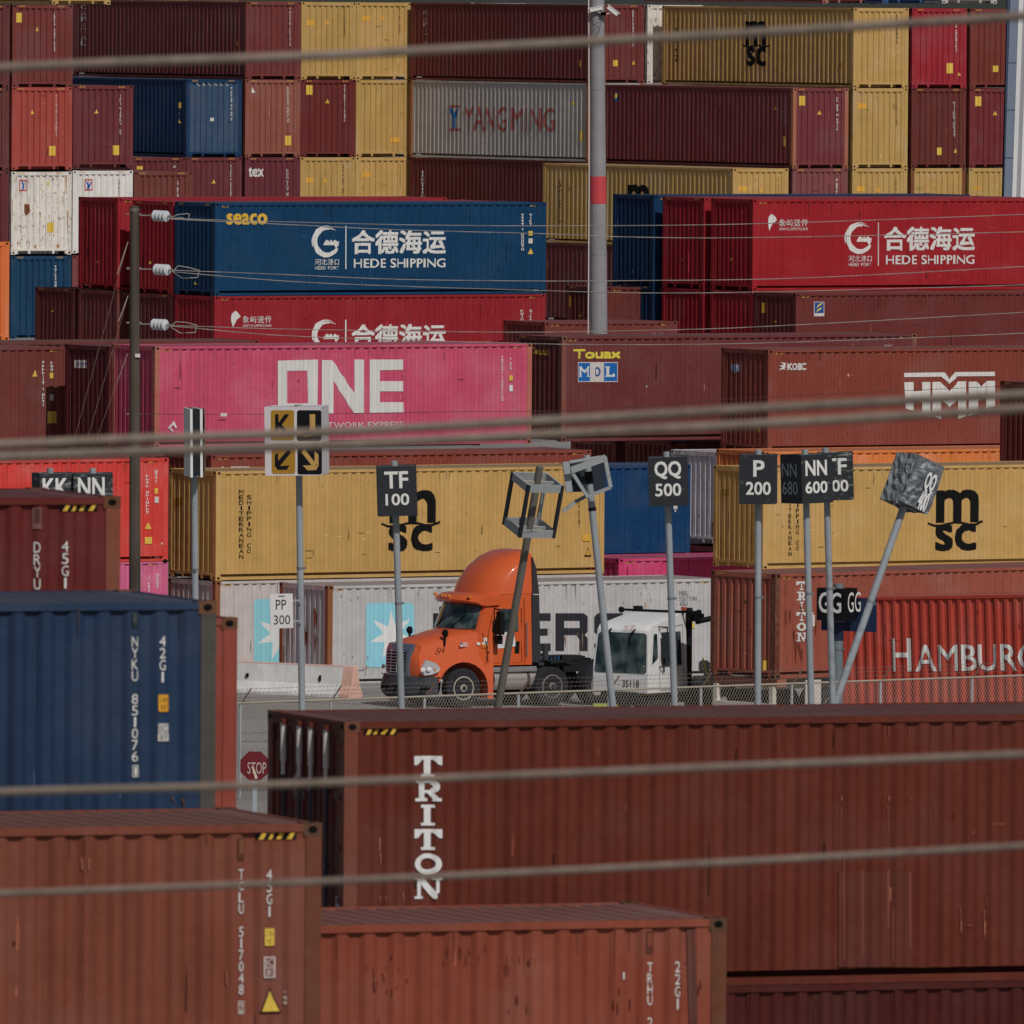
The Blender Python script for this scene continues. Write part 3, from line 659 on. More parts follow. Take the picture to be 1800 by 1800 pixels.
# --- pink row
r = mcon(S(120, 62.6), 610, '66332f', 'brown container at the left edge with a yellow triangle and a yellow square', anchor='R')
f = front(r); stickers(f, xs=[(91, 660, 6, 10), (92.5, 733.5, 16, 21)], tri=[(62, 658, 8)]); f.put('number_lettering', f.code(76, 635, 718, 4), WHITE); f.put('number_lettering', f.code(91, 635, 662, 4), WHITE); f.put('size_plate', [f.RC(88, 693, 95, 704)], OFFW)
ON = S(272, 63.5)
r = mcon(ON, 609, 'b04862', 'bright pink container with giant white letters', yaw=R(31), h=2.82, post='9c5a4c', rust=.12)
f = front(r)
f.put('lettering', [f.PG([(489, 634), (559, 632), (559, 651), (506, 652)]), f.PG([(489, 634), (506, 652), (506, 709), (490, 727)]), f.PG([(490, 727), (506, 709), (542, 709), (558, 726)]), f.PG([(559, 651), (558, 726), (542, 709), (541, 651)]),
    f.PG([(567, 633), (585, 633), (587, 668), (587, 727), (567, 727)]), f.PG([(585, 633), (623, 691), (623, 727), (587, 670)]), f.PG([(623, 632), (641, 632), (641, 726), (623, 727)]),
    f.PG([(650, 632), (668, 632), (668, 726), (650, 726)]), f.PG([(668, 632), (709, 632), (709, 650), (668, 651)]), f.PG([(668, 670), (709, 670), (709, 688), (668, 688)]), f.PG([(668, 707), (709, 707), (710, 725), (668, 726)])], WHITE)
f.put('lettering', [f.T('OCEAN NETWORK EXPRESS', 489, 741, 710, 754, .03)], plain('d8bcc0'))
f.put('number_lettering', f.code(884, 626, 707, 3), plain('d8c0c4')); f.put('number_lettering', f.code(898.5, 626, 653, 3), plain('d8c0c4')); f.put('size_plate', [f.RC(896, 660, 902, 669)], STICK); f.put('size_plate', [f.RC(896, 677, 902, 688)], plain('d8c0c4'))
f.put('graffiti', [f.PG([(296, 752), (304, 741), (306, 743), (298, 754)]), f.PG([(303, 745), (307, 740), (312, 752), (310, 753)]), f.PG([(300, 752), (305, 758), (304, 760), (299, 755)])], plain('d8c0c4'))
r = mcon(W(ON, 192.5), 609, '552427', 'maroon container, shaded end with a small white and blue label, left of the pink one')
f = left(r); f.put('logo', [f.RC(130, 633, 151, 647)], OFFW); f.put('logo', [f.T('HMM', 132, 637, 149, 644, .03)], plain('223a72'))
MO = S(987, 61.6)
r = mcon(MO, 592, '62302f', 'maroon container with yellow lettering above a blue and white logo', post='70453c', h=3.0)
f = front(r); TX = plain('d6b246')
f.put('lettering', [f.T('Touax', 1009, 613, 1092, 631, .075)], TX)
f.put('logo', [f.RC(1016, 636.5, 1086, 671.5)], OFFW); f.put('logo', [f.RC(1017, 638, 1038.5, 670), f.RC(1063, 638, 1085, 670)], plain('1b5a9a'))
f.put('logo', [f.T('M', 1020, 645, 1036, 662, .03), f.T('L', 1067, 645, 1081, 662, .03), f.RC(1078, 657, 1082, 662), f.RC(1065, 644, 1072, 646), f.RC(1065, 660.5, 1082, 662.5), f.RC(1019, 644, 1024, 646), f.RC(1033, 644, 1037, 646), f.RC(1018.5, 660.5, 1024, 662.5), f.RC(1032, 660.5, 1037.5, 662.5)], WHITE)
f.put('logo', [f.T('O', 1046, 645, 1056, 662, .03)], plain('1b4a86'))
f.put('number_lettering', [f.T('SYAC', 1555, 606, 1569, 611, 0)], WHITE); f.put('scratch', [f.RC(1238, 674, 1240, 687)], plain('8a5a54')); f.put('scratch', [f.RC(1137, 677.5, 1139, 681)], plain('8aa0a8'))
f = left(r); f.put('lettering', [f.T('Touax', 933, 612, 964, 623, .05)], plain('b09a2c'))
HM = S(1350, 62.2)
r = mcon(HM, 615, '74392f', 'red-brown container with a large white angular logo, right part of the picture')
f = front(r)
f.put('logo', [f.PG([(1590, 655.5), (1661, 654.5), (1658, 662), (1590, 663)]), f.PG([(1661, 654.5), (1670, 667), (1670, 675), (1656, 662)]), f.PG([(1670, 667), (1679, 654), (1684, 661.5), (1670, 675)]), f.PG([(1679, 654), (1749, 653.5), (1749, 661), (1683, 661.5)]),
    f.PG([(1590, 672), (1606, 671.5), (1606, 722), (1592, 718)]), f.PG([(1606, 688), (1621, 687), (1621, 703), (1606, 703)]), f.PG([(1621, 671.5), (1635.5, 671.5), (1635.5, 733), (1621, 727)]),
    f.PG([(1639.5, 671.5), (1654, 671), (1655.5, 704), (1655.5, 737), (1640, 731)]), f.PG([(1654, 671), (1670, 688), (1670, 716), (1655.5, 702)]), f.PG([(1670, 688), (1685, 670.5), (1686, 699), (1670, 716)]), f.PG([(1685, 670.5), (1699.5, 670), (1699.5, 731), (1686, 736)]),
    f.PG([(1703.5, 671), (1717, 670.5), (1719.5, 698), (1719.5, 725), (1703.5, 731)]), f.PG([(1717, 670.5), (1726, 680), (1726, 703), (1719.5, 694)]), f.PG([(1726, 680), (1735, 669.5), (1733, 692), (1726, 703)]), f.PG([(1735, 669.5), (1749, 669.5), (1749, 714), (1733, 720)])], WHITE)
f.put('lettering', [f.T('KOBC', 1385, 638, 1418, 651, .05)], WHITE); f.put('logo', [f.PG([(1370, 651), (1376, 645), (1371, 643), (1378, 641), (1373, 637), (1383, 638), (1380, 642), (1383, 645), (1378, 647), (1382, 650), (1376, 649)])], WHITE)
f.put('scratch', [f.RC(1490.5, 657, 1491.8, 662)], OFFW)
f = left(r); f.put('sticker', [f.PG([(1284, 640), (1301, 640), (1301, 650), (1292, 656), (1285, 651)])], plain('5b6b86')); f.put('sticker', [f.RC(1288, 641, 1291, 654), f.RC(1294, 641, 1297, 653)], WHITE); f.put('warning_sticker', [f.RC(1332, 745, 1335, 760)], plain('b08a2c'))
r = mcon(S(1846, 64), 674, '5e2f2a', 'dark brown container end cut off by the right edge, beside the large white logo')
# --- row under it
r = mcon(S(372, 65), 800, '783a30', 'red-brown container strip between the pink one and the yellow one')
f = front(r); f.put('scratch', [f.RC(391, 820, 394, 823), f.RC(407, 820, 440, 822)], OFFW)
r = mcon(S(300, 64.6), 797, '6e3c36', 'brown roof strip above the bright red container at the left', anchor='R')
r = mcon(S(297, 66.5), 805, 'b63a34', 'bright red container behind the wooden pole, with yellow stickers', anchor='R', h=2.76)
f = front(r); f.put('number_lettering', f.code(260, 826, 910, 4), WHITE); f.put('number_lettering', f.code(275.5, 826, 851, 4), WHITE); stickers(f, xs=[(275.5, 863, 5, 10), (261.5, 950, 11, 12)], tri=[(261, 926, 8)]); f.put('size_plate', [f.RC(273, 873, 279, 884)], OFFW); f.put('scratch', [f.RC(283, 954, 286, 957)], OFFW)
r = mcon(S(297, 66.5), 985, 'b4587a', 'faded pink container below the bright red one at the left', anchor='R', h=2.9)
f = front(r); f.put('number_lettering', f.code(262, 1008, 1045, 3), plain('d8c0c4')); f.put('number_lettering', f.code(277, 1008, 1040, 3), plain('d8c0c4'))
MB2 = S(1180, 61)
r = mcon(MB2, 776, '6a352e', 'red-brown container end behind the sign with the letters QQ')
r = mcon(W(MB2, 1084), 776, '6a352e', 'red-brown container end right of the broken open sign')
r = mcon(S(1215, 63.4), 817, '12375e', 'blue container behind the QQ sign and its post', anchor='R', h=2.59)
f = front(r); f.put('sticker', [f.RC(1184, 889, 1192, 895), f.RC(1186, 896, 1190, 900)], OFFW)
r = mcon(S(1263, 62.6), 795, 'b9b6bb', 'white container, ribbed shaded end, right of the QQ sign', h=2.59)
f = left(r); stickers(f, tri=[(1237, 825, 4)]); f.put('rust_stain', [f.PG([(1248, 920), (1254, 918), (1255, 945), (1250, 945)])], plain('7a5a44'))
r = mcon(S(1263, 62.6), 962, '6a2e35', 'maroon container end under the white ribbed one')
r = mcon(S(1345, 63.8), 794, 'd8713c', 'orange container strip between the large white logo and the yellow container')
r = mcon(S(1090, 65), 982, 'b23a66', 'magenta container strip below the blue one', h=2.4)
MS = S(381, 66.5)
def msc(f, dx, dy, kx=1.0):
    X = lambda x: 685 + dx + (x - 685) * kx
    f.put('logo', [f.T('m', X(686), 861 + dy, X(767), 920 + dy, .06), f.T('sc', X(684), 921 + dy, X(762), 970 + dy, .05)], BLACK)
    w_ = [(672, 919), (682, 923), (695, 923), (708, 920), (722, 917), (736, 918), (748, 921), (760, 921), (774, 915), (775, 919), (761, 925), (748, 925), (736, 922), (722, 921), (708, 924), (695, 927), (682, 927), (671, 922)]
    n = len(w_) // 2
    f.put('logo', [f.PG([(X(w_[i][0]), w_[i][1] + dy), (X(w_[i+1][0]), w_[i+1][1] + dy), (X(w_[-2-i][0]), w_[-2-i][1] + dy), (X(w_[-1-i][0]), w_[-1-i][1] + dy)]) for i in range(n - 1)], BLACK)
r = mcon(MS, 828.5, 'aa8852', 'yellow container with black logo standing above the orange truck', rust=.05)
f = front(r); msc(f, 0, 0)
f.put('lettering', f.VT('MEDITERRANEAN', 424.5, 861, 984, 7, .03), BLACK); f.put('lettering', f.VT('SHIPPING CO', 438.5, 870, 974, 6.5, .03), BLACK)
f.put('number_lettering', f.code(1018, 883, 930, 2.6), plain('3c3222')); stickers(f, xs=[(1032, 945, 13, 12)], mat=plain('d0923c')); f.put('warning_sticker', [f.PG([(1034, 962), (1040.5, 978), (1027.5, 978)])], BLACK); stickers(f, tri=[(1034, 972, 7.5)], mat=plain('d0923c'))
f = left(r); f.put('size_plate', [f.RC(306, 875, 316, 889)], plain('8c6420'))
r = mcon(MS, 1022, 'a8a09d', 'grey-white container behind another, star logo half hidden, left of the post with K and J', h=2.59, post='7a4c34', rust=.45)
f = front(r); f.put('logo', [f.rrect(448, 1053, 540, 1166, 7)], plain('7cb2bc')); f.put('logo', [f.star(492, 1115, 46, 18, 7, 98)], plain('d8cfc4'))
M2 = S(579, 67.3)
r = mcon(M2, 1030, 'a19f9f', 'grey-white container behind the trucks with light blue square, white star and dark letters', h=2.62, post='7a4c30', rust=.5)
f = front(r); f.put('logo', [f.rrect(645, 1060, 729, 1173, 7)], plain('7cb2c4')); f.put('logo', [f.star(690, 1117, 46, 18, 7, 92)], plain('dcd6d0'))
LK = plain('26262c')
def block(f, ch, x0, x1, y0, y1):
    o = []; t = 15; wd = x1 - x0
    if ch == 'E': o = [f.RC(x0, y0, x0 + t, y1), f.RC(x0 + t, y0, x1, y0 + 13), f.RC(x0 + t, (y0 + y1) / 2 - 6, x1 - 4, (y0 + y1) / 2 + 6), f.RC(x0 + t, y1 - 13, x1, y1)]
    if ch == 'R': o = [f.RC(x0, y0, x0 + t, y1), f.PG([(x0 + t, y0), (x1 - 6, y0), (x1, y0 + 6), (x1, y0 + 13), (x0 + t, y0 + 13)]), f.RC(x1 - 13, y0 + 13, x1, y0 + 26), f.PG([(x0 + t, y0 + 26), (x1, y0 + 26), (x1, y0 + 32), (x1 - 5, y0 + 38), (x0 + t, y0 + 38)]), f.PG([(x1 - 19, y0 + 38), (x1 - 5, y0 + 38), (x1, y0 + 44), (x1, y1), (x1 - 14, y1), (x1 - 14, y0 + 46)])]
    if ch == 'S': o = [f.PG([(x0 + 6, y0), (x1 - 6, y0), (x1, y0 + 6), (x1, y0 + 13), (x0, y0 + 13), (x0, y0 + 6)]), f.RC(x0, y0 + 13, x0 + 14, y0 + 26), f.PG([(x0, y0 + 26), (x1 - 5, y0 + 26), (x1, y0 + 32), (x1, y0 + 38), (x0 + 6, y0 + 38), (x0, y0 + 33)]), f.RC(x1 - 14, y0 + 38, x1, y1 - 13), f.PG([(x0, y1 - 13), (x1, y1 - 13), (x1, y1 - 6), (x1 - 6, y1), (x0 + 6, y1), (x0, y1 - 6)])]
    if ch == 'M': o = [f.RC(x0, y0, x0 + t, y1), f.PG([(x0 + t, y0), (x0 + wd / 2, y0 + 24), (x0 + wd / 2, y0 + 44), (x0 + t, y0 + 18)]), f.PG([(x1 - t, y0), (x1 - t, y0 + 18), (x0 + wd / 2, y0 + 44), (x0 + wd / 2, y0 + 24)]), f.RC(x1 - t, y0, x1, y1)]
    if ch == 'A': o = [f.RC(x0, y0 + 13, x0 + t, y1), f.PG([(x0 + 6, y0), (x1 - 6, y0), (x1, y0 + 6), (x1, y0 + 13), (x0, y0 + 13), (x0, y0 + 6)]), f.RC(x1 - t, y0 + 13, x1, y1), f.RC(x0 + t, y0 + 32, x1 - t, y0 + 43)]
    if ch == 'K': o = [f.RC(x0, y0, x0 + t, y1), f.PG([(x0 + t, y0 + 26), (x1 - 15, y0), (x1, y0), (x0 + t + 6, y0 + 33)]), f.PG([(x0 + t, y0 + 36), (x0 + t + 8, y0 + 30), (x1, y1), (x1 - 16, y1)])]
    return o
for ch, x0, x1 in (('M', 762, 826), ('A', 836, 892), ('E', 914, 968), ('R', 978, 1033), ('S', 1045, 1100), ('K', 1112, 1166)):
    f.put('lettering', block(f, ch, x0, x1, 1078, 1144), LK)
f.put('number_lettering', [f.T('MRKU', 1195, 1038, 1211, 1047, 0), f.T('326 T10N', 1195, 1048, 1226, 1056, 0), f.T('45G1', 1196, 1057, 1210, 1065, 0)], plain('6a6666'))
f.put('sticker', [f.RC(1213, 1070, 1219, 1076)], plain('6a6666')); f.put('warning_sticker', [f.PG([(1216, 1090), (1223, 1104), (1210, 1104)])], STICK)
RS = plain('86705e', .9)
rr = random.Random(4)
def stains(f, x0, x1, y0, y1, n, mat, w_=3, hmin=5, hmax=26):
    o = []
    for i in range(n):
        x = rr.uniform(x0, x1); y = rr.uniform(y0, y1); h_ = rr.uniform(hmin, hmax); q = rr.uniform(.3, 1) * w_
        o.append(f.PG([(x - q * .5, y), (x + q * .3, y - 1), (x + q * .5, y + h_ * .4), (x + q * .1, y + h_), (x - q * .25, y + h_ * .6)]))
    f.put('rust_stain', o, mat)
stains(f, 590, 1200, 1040, 1062, 22, RS, 2.2, 2, 5); stains(f, 990, 1110, 1110, 1150, 12, plain('8d6f58'), 2, 6, 30); stains(f, 590, 650, 1150, 1185, 7, RS, 1.5, 4, 9)
f = left(r); stains(f, 497, 560, 1060, 1150, 16, plain('6a3c26'), 4, 10, 50)
MS2 = S(1343, 65.6)
r = mcon(MS2, 823, 'aa8852', 'yellow container with black logo behind the leaning sign at the right', h=2.72, rust=.06)
f = front(r); msc(f, 960, -1, .93)
f.put('lettering', f.VT('MEDITERRANEAN', 1389.5, 856, 979, 7, .03), BLACK); f.put('lettering', f.VT('SHIPPING CO', 1402.5, 866, 969, 6.5, .03), BLACK)
f = left(r); f.put('size_plate', [f.RC(1269, 860, 1281, 871)], plain('8c6a2c'))
# --- container on a chassis behind the fence, and the striped red one
T2 = S(1366, 71.5)
r = mcon(T2, 1009, '86483a', 'rust-brown container on a chassis with white upright lettering', yaw=R(40), h=2.59, post='5c3226', rust=.6)
TRI2 = r; f = front(r)
def slab(f, xc, y0, y1, wd):
    """the word TRITON written downwards in slab letters"""
    H = (y1 - y0) / 6.0; hh = H * .86; out = []
    for i, ch in enumerate('TRITON'):
        t = y0 + i * H; X = lambda q: xc + (q - .5) * wd; Y = lambda q: t + q * hh
        rc = lambda a, b, c, d: f.RC(X(a), Y(b), X(c), Y(d))
        if ch == 'T': out += [rc(0, 0, 1, .18), f.PG([(X(0), Y(.18)), (X(.3), Y(.18)), (X(.12), Y(.42)), (X(0), Y(.44))]), f.PG([(X(1), Y(.18)), (X(1), Y(.44)), (X(.88), Y(.42)), (X(.7), Y(.18))]), rc(.38, .18, .62, .86), rc(.25, .86, .75, 1)]
        if ch == 'I': out += [rc(.25, 0, .75, .15), rc(.38, .15, .62, .86), rc(.25, .86, .75, 1)]
        if ch == 'R':
            out += [rc(.05, 0, .3, .15), rc(.16, .15, .4, .85), rc(.03, .85, .5, 1), rc(.3, 0, .62, .15), rc(.4, .47, .62, .61), f.arc(X(.62), Y(.305), wd * .3, wd * .08, -90, 90, 10, hh * .305 / (wd * .3)), f.PG([(X(.5), Y(.61)), (X(.72), Y(.6)), (X(.88), Y(.85)), (X(.7), Y(.88))]), rc(.68, .85, .98, 1)]
        if ch == 'O': out += [f.arc(X(.5), Y(.5), wd * .49, wd * .27, 0, 360, 24, hh * .5 / (wd * .49))]
        if ch == 'N': out += [rc(.0, .88, .34, 1), rc(.1, .12, .25, .88), rc(0, 0, .25, .12), f.PG([(X(.25), Y(0)), (X(.36), Y(0)), (X(.82), Y(.72)), (X(.82), Y(1)), (X(.7), Y(1)), (X(.25), Y(.3))]), rc(.78, .12, .9, .72), rc(.66, 0, 1, .12)]
    return out
f.put('lettering', slab(f, 1410, 1022, 1130, 17), WHITE); stains(f, 1378, 1440, 1060, 1150, 12, plain('5a2c1e'), 4, 8, 40)
f = left(r); f.put('number_lettering', f.code(1346, 1040, 1145, 3), plain('8a7268')); stickers(f, xs=[(1343, 1170, 6, 18)])
HBx = S(1485, 72.5)
_u, _w = uv(R(-38))
r = con(HBx, 1050, 'a03d31', 'red container with strongly shaded ribs and large white capital letters', L=12.19, yaw=R(-38), h=2.896, tilt=R(-2.6), rust=.12, hz=None, group=GM)
f = front(r)
f.put('lettering', [f.T('H', 1568, 1122, 1599, 1181, .012), f.T('AMBURG', 1609, 1131, 1822, 1181, .012)], WHITE)

# ================================================================== foreground stacks
TF_ = R(20.5); GN = 'containers in the near stacks'
def ncon(*a, **k):
    k.setdefault('group', GN); k.setdefault('yaw', TF_); return con(*a, **k)
TR = S(610, 165.8)
r = ncon(TR, 1269, '54241a', 'long red-brown container with large white upright lettering and door bars, lower right', rust=.2, post='66362a', cast='5e3a2a', door=True, hz='L')
TRR = r; f = front(r)
f.put('lettering', slab(f, 753, 1329, 1586, 49), plain('cdc6c4'))
f.put('graffiti', [f.T('O', 1534, 1650, 1543, 1660, -.02), f.T('N', 1533, 1664, 1543, 1677, -.02), f.T('E', 1535, 1681, 1543, 1694, -.02)], plain('8a6a66'))
f.put('paint_patch', [f.RC(1476, 1532, 1604, 1700)], paint('52281f', .1))
sc_ = plain('a06a58')
f.put('scratch', [f.PG([(x, y), (x + q, y), (x + q * .8, y + h_), (x + .5, y + h_)]) for x, y, q, h_ in ((1484, 1500, 2.5, 190), (1518, 1530, 2, 150), (1562, 1530, 3, 100), (1570, 1600, 2, 90), (1601, 1535, 2.5, 130), (1690, 1595, 2, 45), (1700, 1625, 8, 3), (1731, 1600, 2.5, 50), (1735, 1575, 1.5, 20), (1555, 1275, 2, 22), (1563, 1277, 2, 18), (1600, 1278, 1.5, 14), (1480, 1400, 2, 9), (1563, 1400, 2.5, 8), (1600, 1400, 2, 7), (1480, 1420, 1.2, 75), (1562, 1415, 1.2, 85), (1645, 1410, 1, 40))], plain('744036'))
f.put('scratch', [f.PG([(x, y), (x + q, y), (x + q * .8, y + h_), (x + .5, y + h_)]) for x, y, q, h_ in ((668, 1473, 2, 25), (670, 1500, 1.5, 22), (670, 1575, 1, 12), (678, 1576, 1, 10), (710, 1570, 1.5, 14), (1566, 1560, 2, 25), (1691, 1620, 1.5, 20), (1732, 1620, 2, 24), (1481, 1402, 1.5, 6), (1564, 1402, 1.5, 6))], plain('9a6450'))
r = ncon(TR, 0, '3f1714', 'dark maroon container under the long one with the large upright lettering', zt=zof(TR, 1267) - 2.9)
r = ncon(S(383, 190), 1057, '1f3048', 'dark blue container with white upright code, left edge', anchor='R', h=2.59, hz=None, post='43403c', cast='5a3e2c', rust=.12)
f = front(r)
def code_n(f, a, b, extra): 
    pass
f.put('lettering', f.VT('NYKU 851076', 237.5, 1119, 1341, 11.5, .012, .12), WHITE)
f.put('lettering', f.VT('42G1', 286, 1118, 1202, 11, .012, .12), WHITE)
f.put('lettering', [f.RC(233, 1345, 244.5, 1346.3), f.RC(233, 1364.5, 244.5, 1366), f.RC(233, 1346.3, 234.3, 1364.5), f.RC(243.2, 1346.3, 244.5, 1364.5), f.T('1', 236.5, 1348, 241.5, 1363, .03)], WHITE)
f.put('size_plate', [f.rrect(278.5, 1221, 297.5, 1251, 2)], plain('c98a2c')); f.put('size_plate', [f.T('2.6m', 280.5, 1224, 295.5, 1234, .01), f.T("8'6\"", 282.5, 1238, 294, 1248, .01)], plain('2a2418'))
f.put('size_plate', [f.RC(278.5, 1272, 297.5, 1289), f.RC(277.5, 1290, 298.5, 1303)], plain('a8a4a2')); f.put('size_plate', [f.T('IC', 281, 1274, 295, 1287, .0), f.T('87', 281, 1292, 295, 1301, 0)], plain('2c3446'))
f.put('vent', [f.RC(232.5, 1077, 243, 1102)], plain('232d30')); f.put('vent', [f.RC(234.5, 1079, 241, 1094)], plain('36403e'))
f.put('rust_stain', [f.PG([(303, 1398), (308, 1402), (309, 1412), (305, 1408)]), f.PG([(320, 1405), (325, 1402), (324, 1420)])], plain('4a3a34'))
r = ncon(S(213, 178), 873, '541f1d', 'dark red container with white upright code, upper left of the near stacks', anchor='R', hz='R', post='6b3b2b', cast='5a3826', rust=.12)
f = front(r)
f.put('lettering', f.VT('DRYU', 66, 953, 1039, 10.5, .012, .12), WHITE); f.put('lettering', f.VT('45G1', 115, 951, 1037, 11, .012, .12), WHITE)
f.put('vent', [f.RC(59, 892, 73, 930)], plain('6b4a44')); f.put('vent', [f.RC(61.5, 894, 71, 920)], plain('4a2f2c'))
r = ncon(S(420, 172), 1086, '7a3a30', 'narrow strip of a red container between the blue one and the stop sign', anchor='R', hz=None, cast='5a3826', rust=.15)
r = ncon(S(571, 196), 1447, '69382b', 'red-brown container with white upright code and yellow triangle, lower left', anchor='R', hz='R', post='5c3527', cast='4f3326', rust=.3)
f = front(r)
f.put('lettering', f.VT('TCLU 517048', 425, 1528, 1751, 10.5, .012, .12), plain('d0c6c2')); f.put('lettering', f.VT('45G1', 474, 1528, 1614, 10.5, .012, .12), plain('d0c6c2'))
f.put('lettering', [f.RC(419, 1760, 431, 1761.3), f.RC(419, 1781, 431, 1782.3), f.RC(419, 1761.3, 420.2, 1781), f.RC(429.8, 1761.3, 431, 1781), f.T('2', 421.5, 1763, 428.5, 1779.5, .03)], WHITE)
f.put('size_plate', [f.rrect(465.5, 1632, 484.5, 1662.5, 2)], STICK); f.put('size_plate', [f.T('2.9m', 467.5, 1636, 482.5, 1646, .01), f.T("9'6\"", 469, 1650, 480, 1659, .01)], plain('5a3a20'))
f.put('size_plate', [f.RC(464, 1682, 486, 1719)], plain('b8b0ac')); f.put('size_plate', [f.RC(466, 1684, 484, 1700), f.RC(466, 1702, 484, 1717)], plain('5e332b')); f.put('size_plate', [f.T('IC', 468, 1686, 482, 1698, .01), f.T('81', 469, 1704, 481, 1715, .01)], plain('b8b0ac'))
f.put('warning_sticker', [f.PG([(474.5, 1736), (497, 1780.5), (457, 1780.5)])], BLACK); f.put('warning_sticker', [f.PG([(474.5, 1741), (493.5, 1778), (460.5, 1778)])], STICK)
f.put('sticker', [f.RC(500, 1751, 505, 1757), f.RC(500, 1760, 505, 1766), f.RC(500, 1743, 504, 1745)], plain('9a8680'))
f.put('vent', [f.RC(418.5, 1473, 431.5, 1511)], plain('4e2f22')); f.put('vent', [f.RC(421, 1475, 430, 1501)], plain('6e4836'))
f.put('scratch', [f.PG([(143, 1508), (146, 1508), (147, 1530), (144, 1528)]), f.PG([(155, 1508), (158, 1510), (157, 1532), (155, 1528)]), f.PG([(398, 1705), (400, 1705), (402, 1735), (399, 1730)])], plain('86503f'))
r = ncon(S(1285, 186), 1614, '743a2b', 'short rust-red container at the bottom centre with dark scrapes', hz=None, L=6.06, anchor='R', h=2.59, post='573324', cast='4c3222', rust=.35)
f = front(r)
f.put('lettering', f.VT('TRHU 2', 1143.5, 1692, 1800 + 8, 10.5, .012, .12), WHITE); f.put('lettering', f.VT('22G1', 1192, 1690, 1777, 10.5, .012, .12), WHITE)
f.put('vent', [f.RC(1136.5, 1637, 1149.5, 1676)], plain('4e2a20')); f.put('vent', [f.RC(1139, 1641, 1147.5, 1663)], plain('6e3a2c'))
f.put('scratch', [f.RC(1095.5, 1709, 1099, 1722)], WHITE)
dk = plain('57281f')
o = []
rr2 = random.Random(11)
for cx, cy, n in ((825, 1665, 9), (785, 1680, 3), (880, 1690, 5), (655, 1715, 7), (665, 1710, 4), (690, 1712, 5), (935, 1690, 4), (1215, 1725, 6), (1095, 1745, 4), (913, 1765, 4)):
    for i in range(n):
        x = cx + rr2.gauss(0, 11); y = cy + rr2.gauss(0, 14); h_ = rr2.uniform(4, 24); q = rr2.uniform(.6, 2.0)
        o.append(f.PG([(x, y), (x + q, y - 1), (x + q * 1.3, y + h_ * .6), (x + q * .6, y + h_), (x - q * .2, y + h_ * .5)]))
f.put('scrape', o, dk)
f.put('scrape', [f.PG([(1209, 1626), (1222, 1626), (1226, 1800), (1214, 1800)])], paint('55332b', .3))
# ------------------------------------------------------------------ door end of the long red-brown container
TH_ = 2.896; r = TRR; f = left(r); f.prof = None; f.inset = 0
dm = paint('56251d', .3)
rx = [f.px(x, 1400)[0] for x in (500, 528, 548, 575)]
for k, (t0, t1) in enumerate(((.11, 1.21), (1.225, 2.33))):
    m = MB(); y0, y1 = 2.44 - t1, 2.44 - t0
    m.box((.03, y0, .2), (.07, y1, TH_ - .13))
    for q in range(5):
        yy = y0 + .09 + q * (y1 - y0 - .3) / 4; m.box((.018, yy, .28), (.03, yy + .1, TH_ - .2))
    d = build(m, 'door', dm, r)
    m = MB()
    for z in (.4, .95, 1.5, 2.05, 2.6): m.box((-.008, (y0 - .01) if k else (y1 - .09), z), (.028, (y0 + .09) if k else (y1 + .01), z + .07))
    build(m, 'hinges', dm, d)
gm = plain('39414c', .4, .4); sm = plain('b9b4b2', .5)  # rods dark for shade, thicker tops pale for sun: light put into colour
for t in rx:
    y = 2.44 - t; m = MB(); m.tube((-.015, y, .15), (-.015, y, TH_ - .12), .017, n=8)
    for z in (.5, 1.3, 2.1): m.box((-.035, y - .03, z), (.018, y + .03, z + .05))
    rod = build(m, 'lock_rod', gm, r, smooth=40)
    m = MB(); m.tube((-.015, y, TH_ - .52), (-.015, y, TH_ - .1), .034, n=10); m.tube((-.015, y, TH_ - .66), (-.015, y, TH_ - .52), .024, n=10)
    build(m, 'sunlit_rod_top', sm, rod, smooth=40)
    m = MB(); m.box((-.05, y - .06, TH_ - .11), (0, y + .06, TH_ - .06)); build(m, 'rod_keeper', dm, rod)
for t in (rx[1], rx[3]):
    m = MB(); m.box((-.05, 2.44 - t - .35, 1.15), (-.035, 2.44 - t + .03, 1.19)); build(m, 'door_handle', gm, r)
f.inset = .018
f.put('lettering', [f.T('TRITON', 511, 1391, 534, 1401, 0)], plain('7a7674')); f.put('lettering', [f.T('45G1', 584, 1391, 600, 1407, 0), f.T('TRHU 4', 562, 1365, 604, 1374, 0)], plain('6a6664'))
f.put('logo', [f.PG([(514, 1365), (522, 1354), (522, 1382), (515, 1388)])], plain('8a8684'))
f.put('lettering', f.code(592, 1440, 1520, 9)[::2], plain('5a5452'))
f.put('document_plate', [f.RC(588, 1575, 599, 1606)], plain('8a94a0'))

# ================================================================== tall grey mast with cameras
def pole(root, p0, p1, r0, r1, mat, name='pole', n=16):
    m = MB(); m.tube(Vector(p0) - root.location, Vector(p1) - root.location, r0, r1, n=n); return build(m, name, mat, root, smooth=40)
def base_of(px0, py0, px1, py1, d):
    a = P(px0, py0, d); b = P(px1, py1, d); k = a.z / (a.z - b.z); return a, a + (b - a) * k
d = F / 59; a, b = base_of(1049.5, -80, 1052.5, 590, d)
mast = thing('light_mast', 'tall grey steel mast with a red painted band and two cameras', 'mast', b)
gmast = paint('7e7c80', .12, .5)
pole(mast, b, a, .30, .205, gmast, n=28)
q0 = b + (a - b) * ((P(1050, 358, d).z) / a.z); q1 = b + (a - b) * ((P(1050, 310, d).z) / a.z)
rr0 = .30 - .095 * (q0.z / a.z); rr1 = .30 - .095 * (q1.z / a.z)
pole(mast, q0, q1, rr0 + .006, rr1 + .006, plain('ad3f45', .5), 'red_band', n=28)
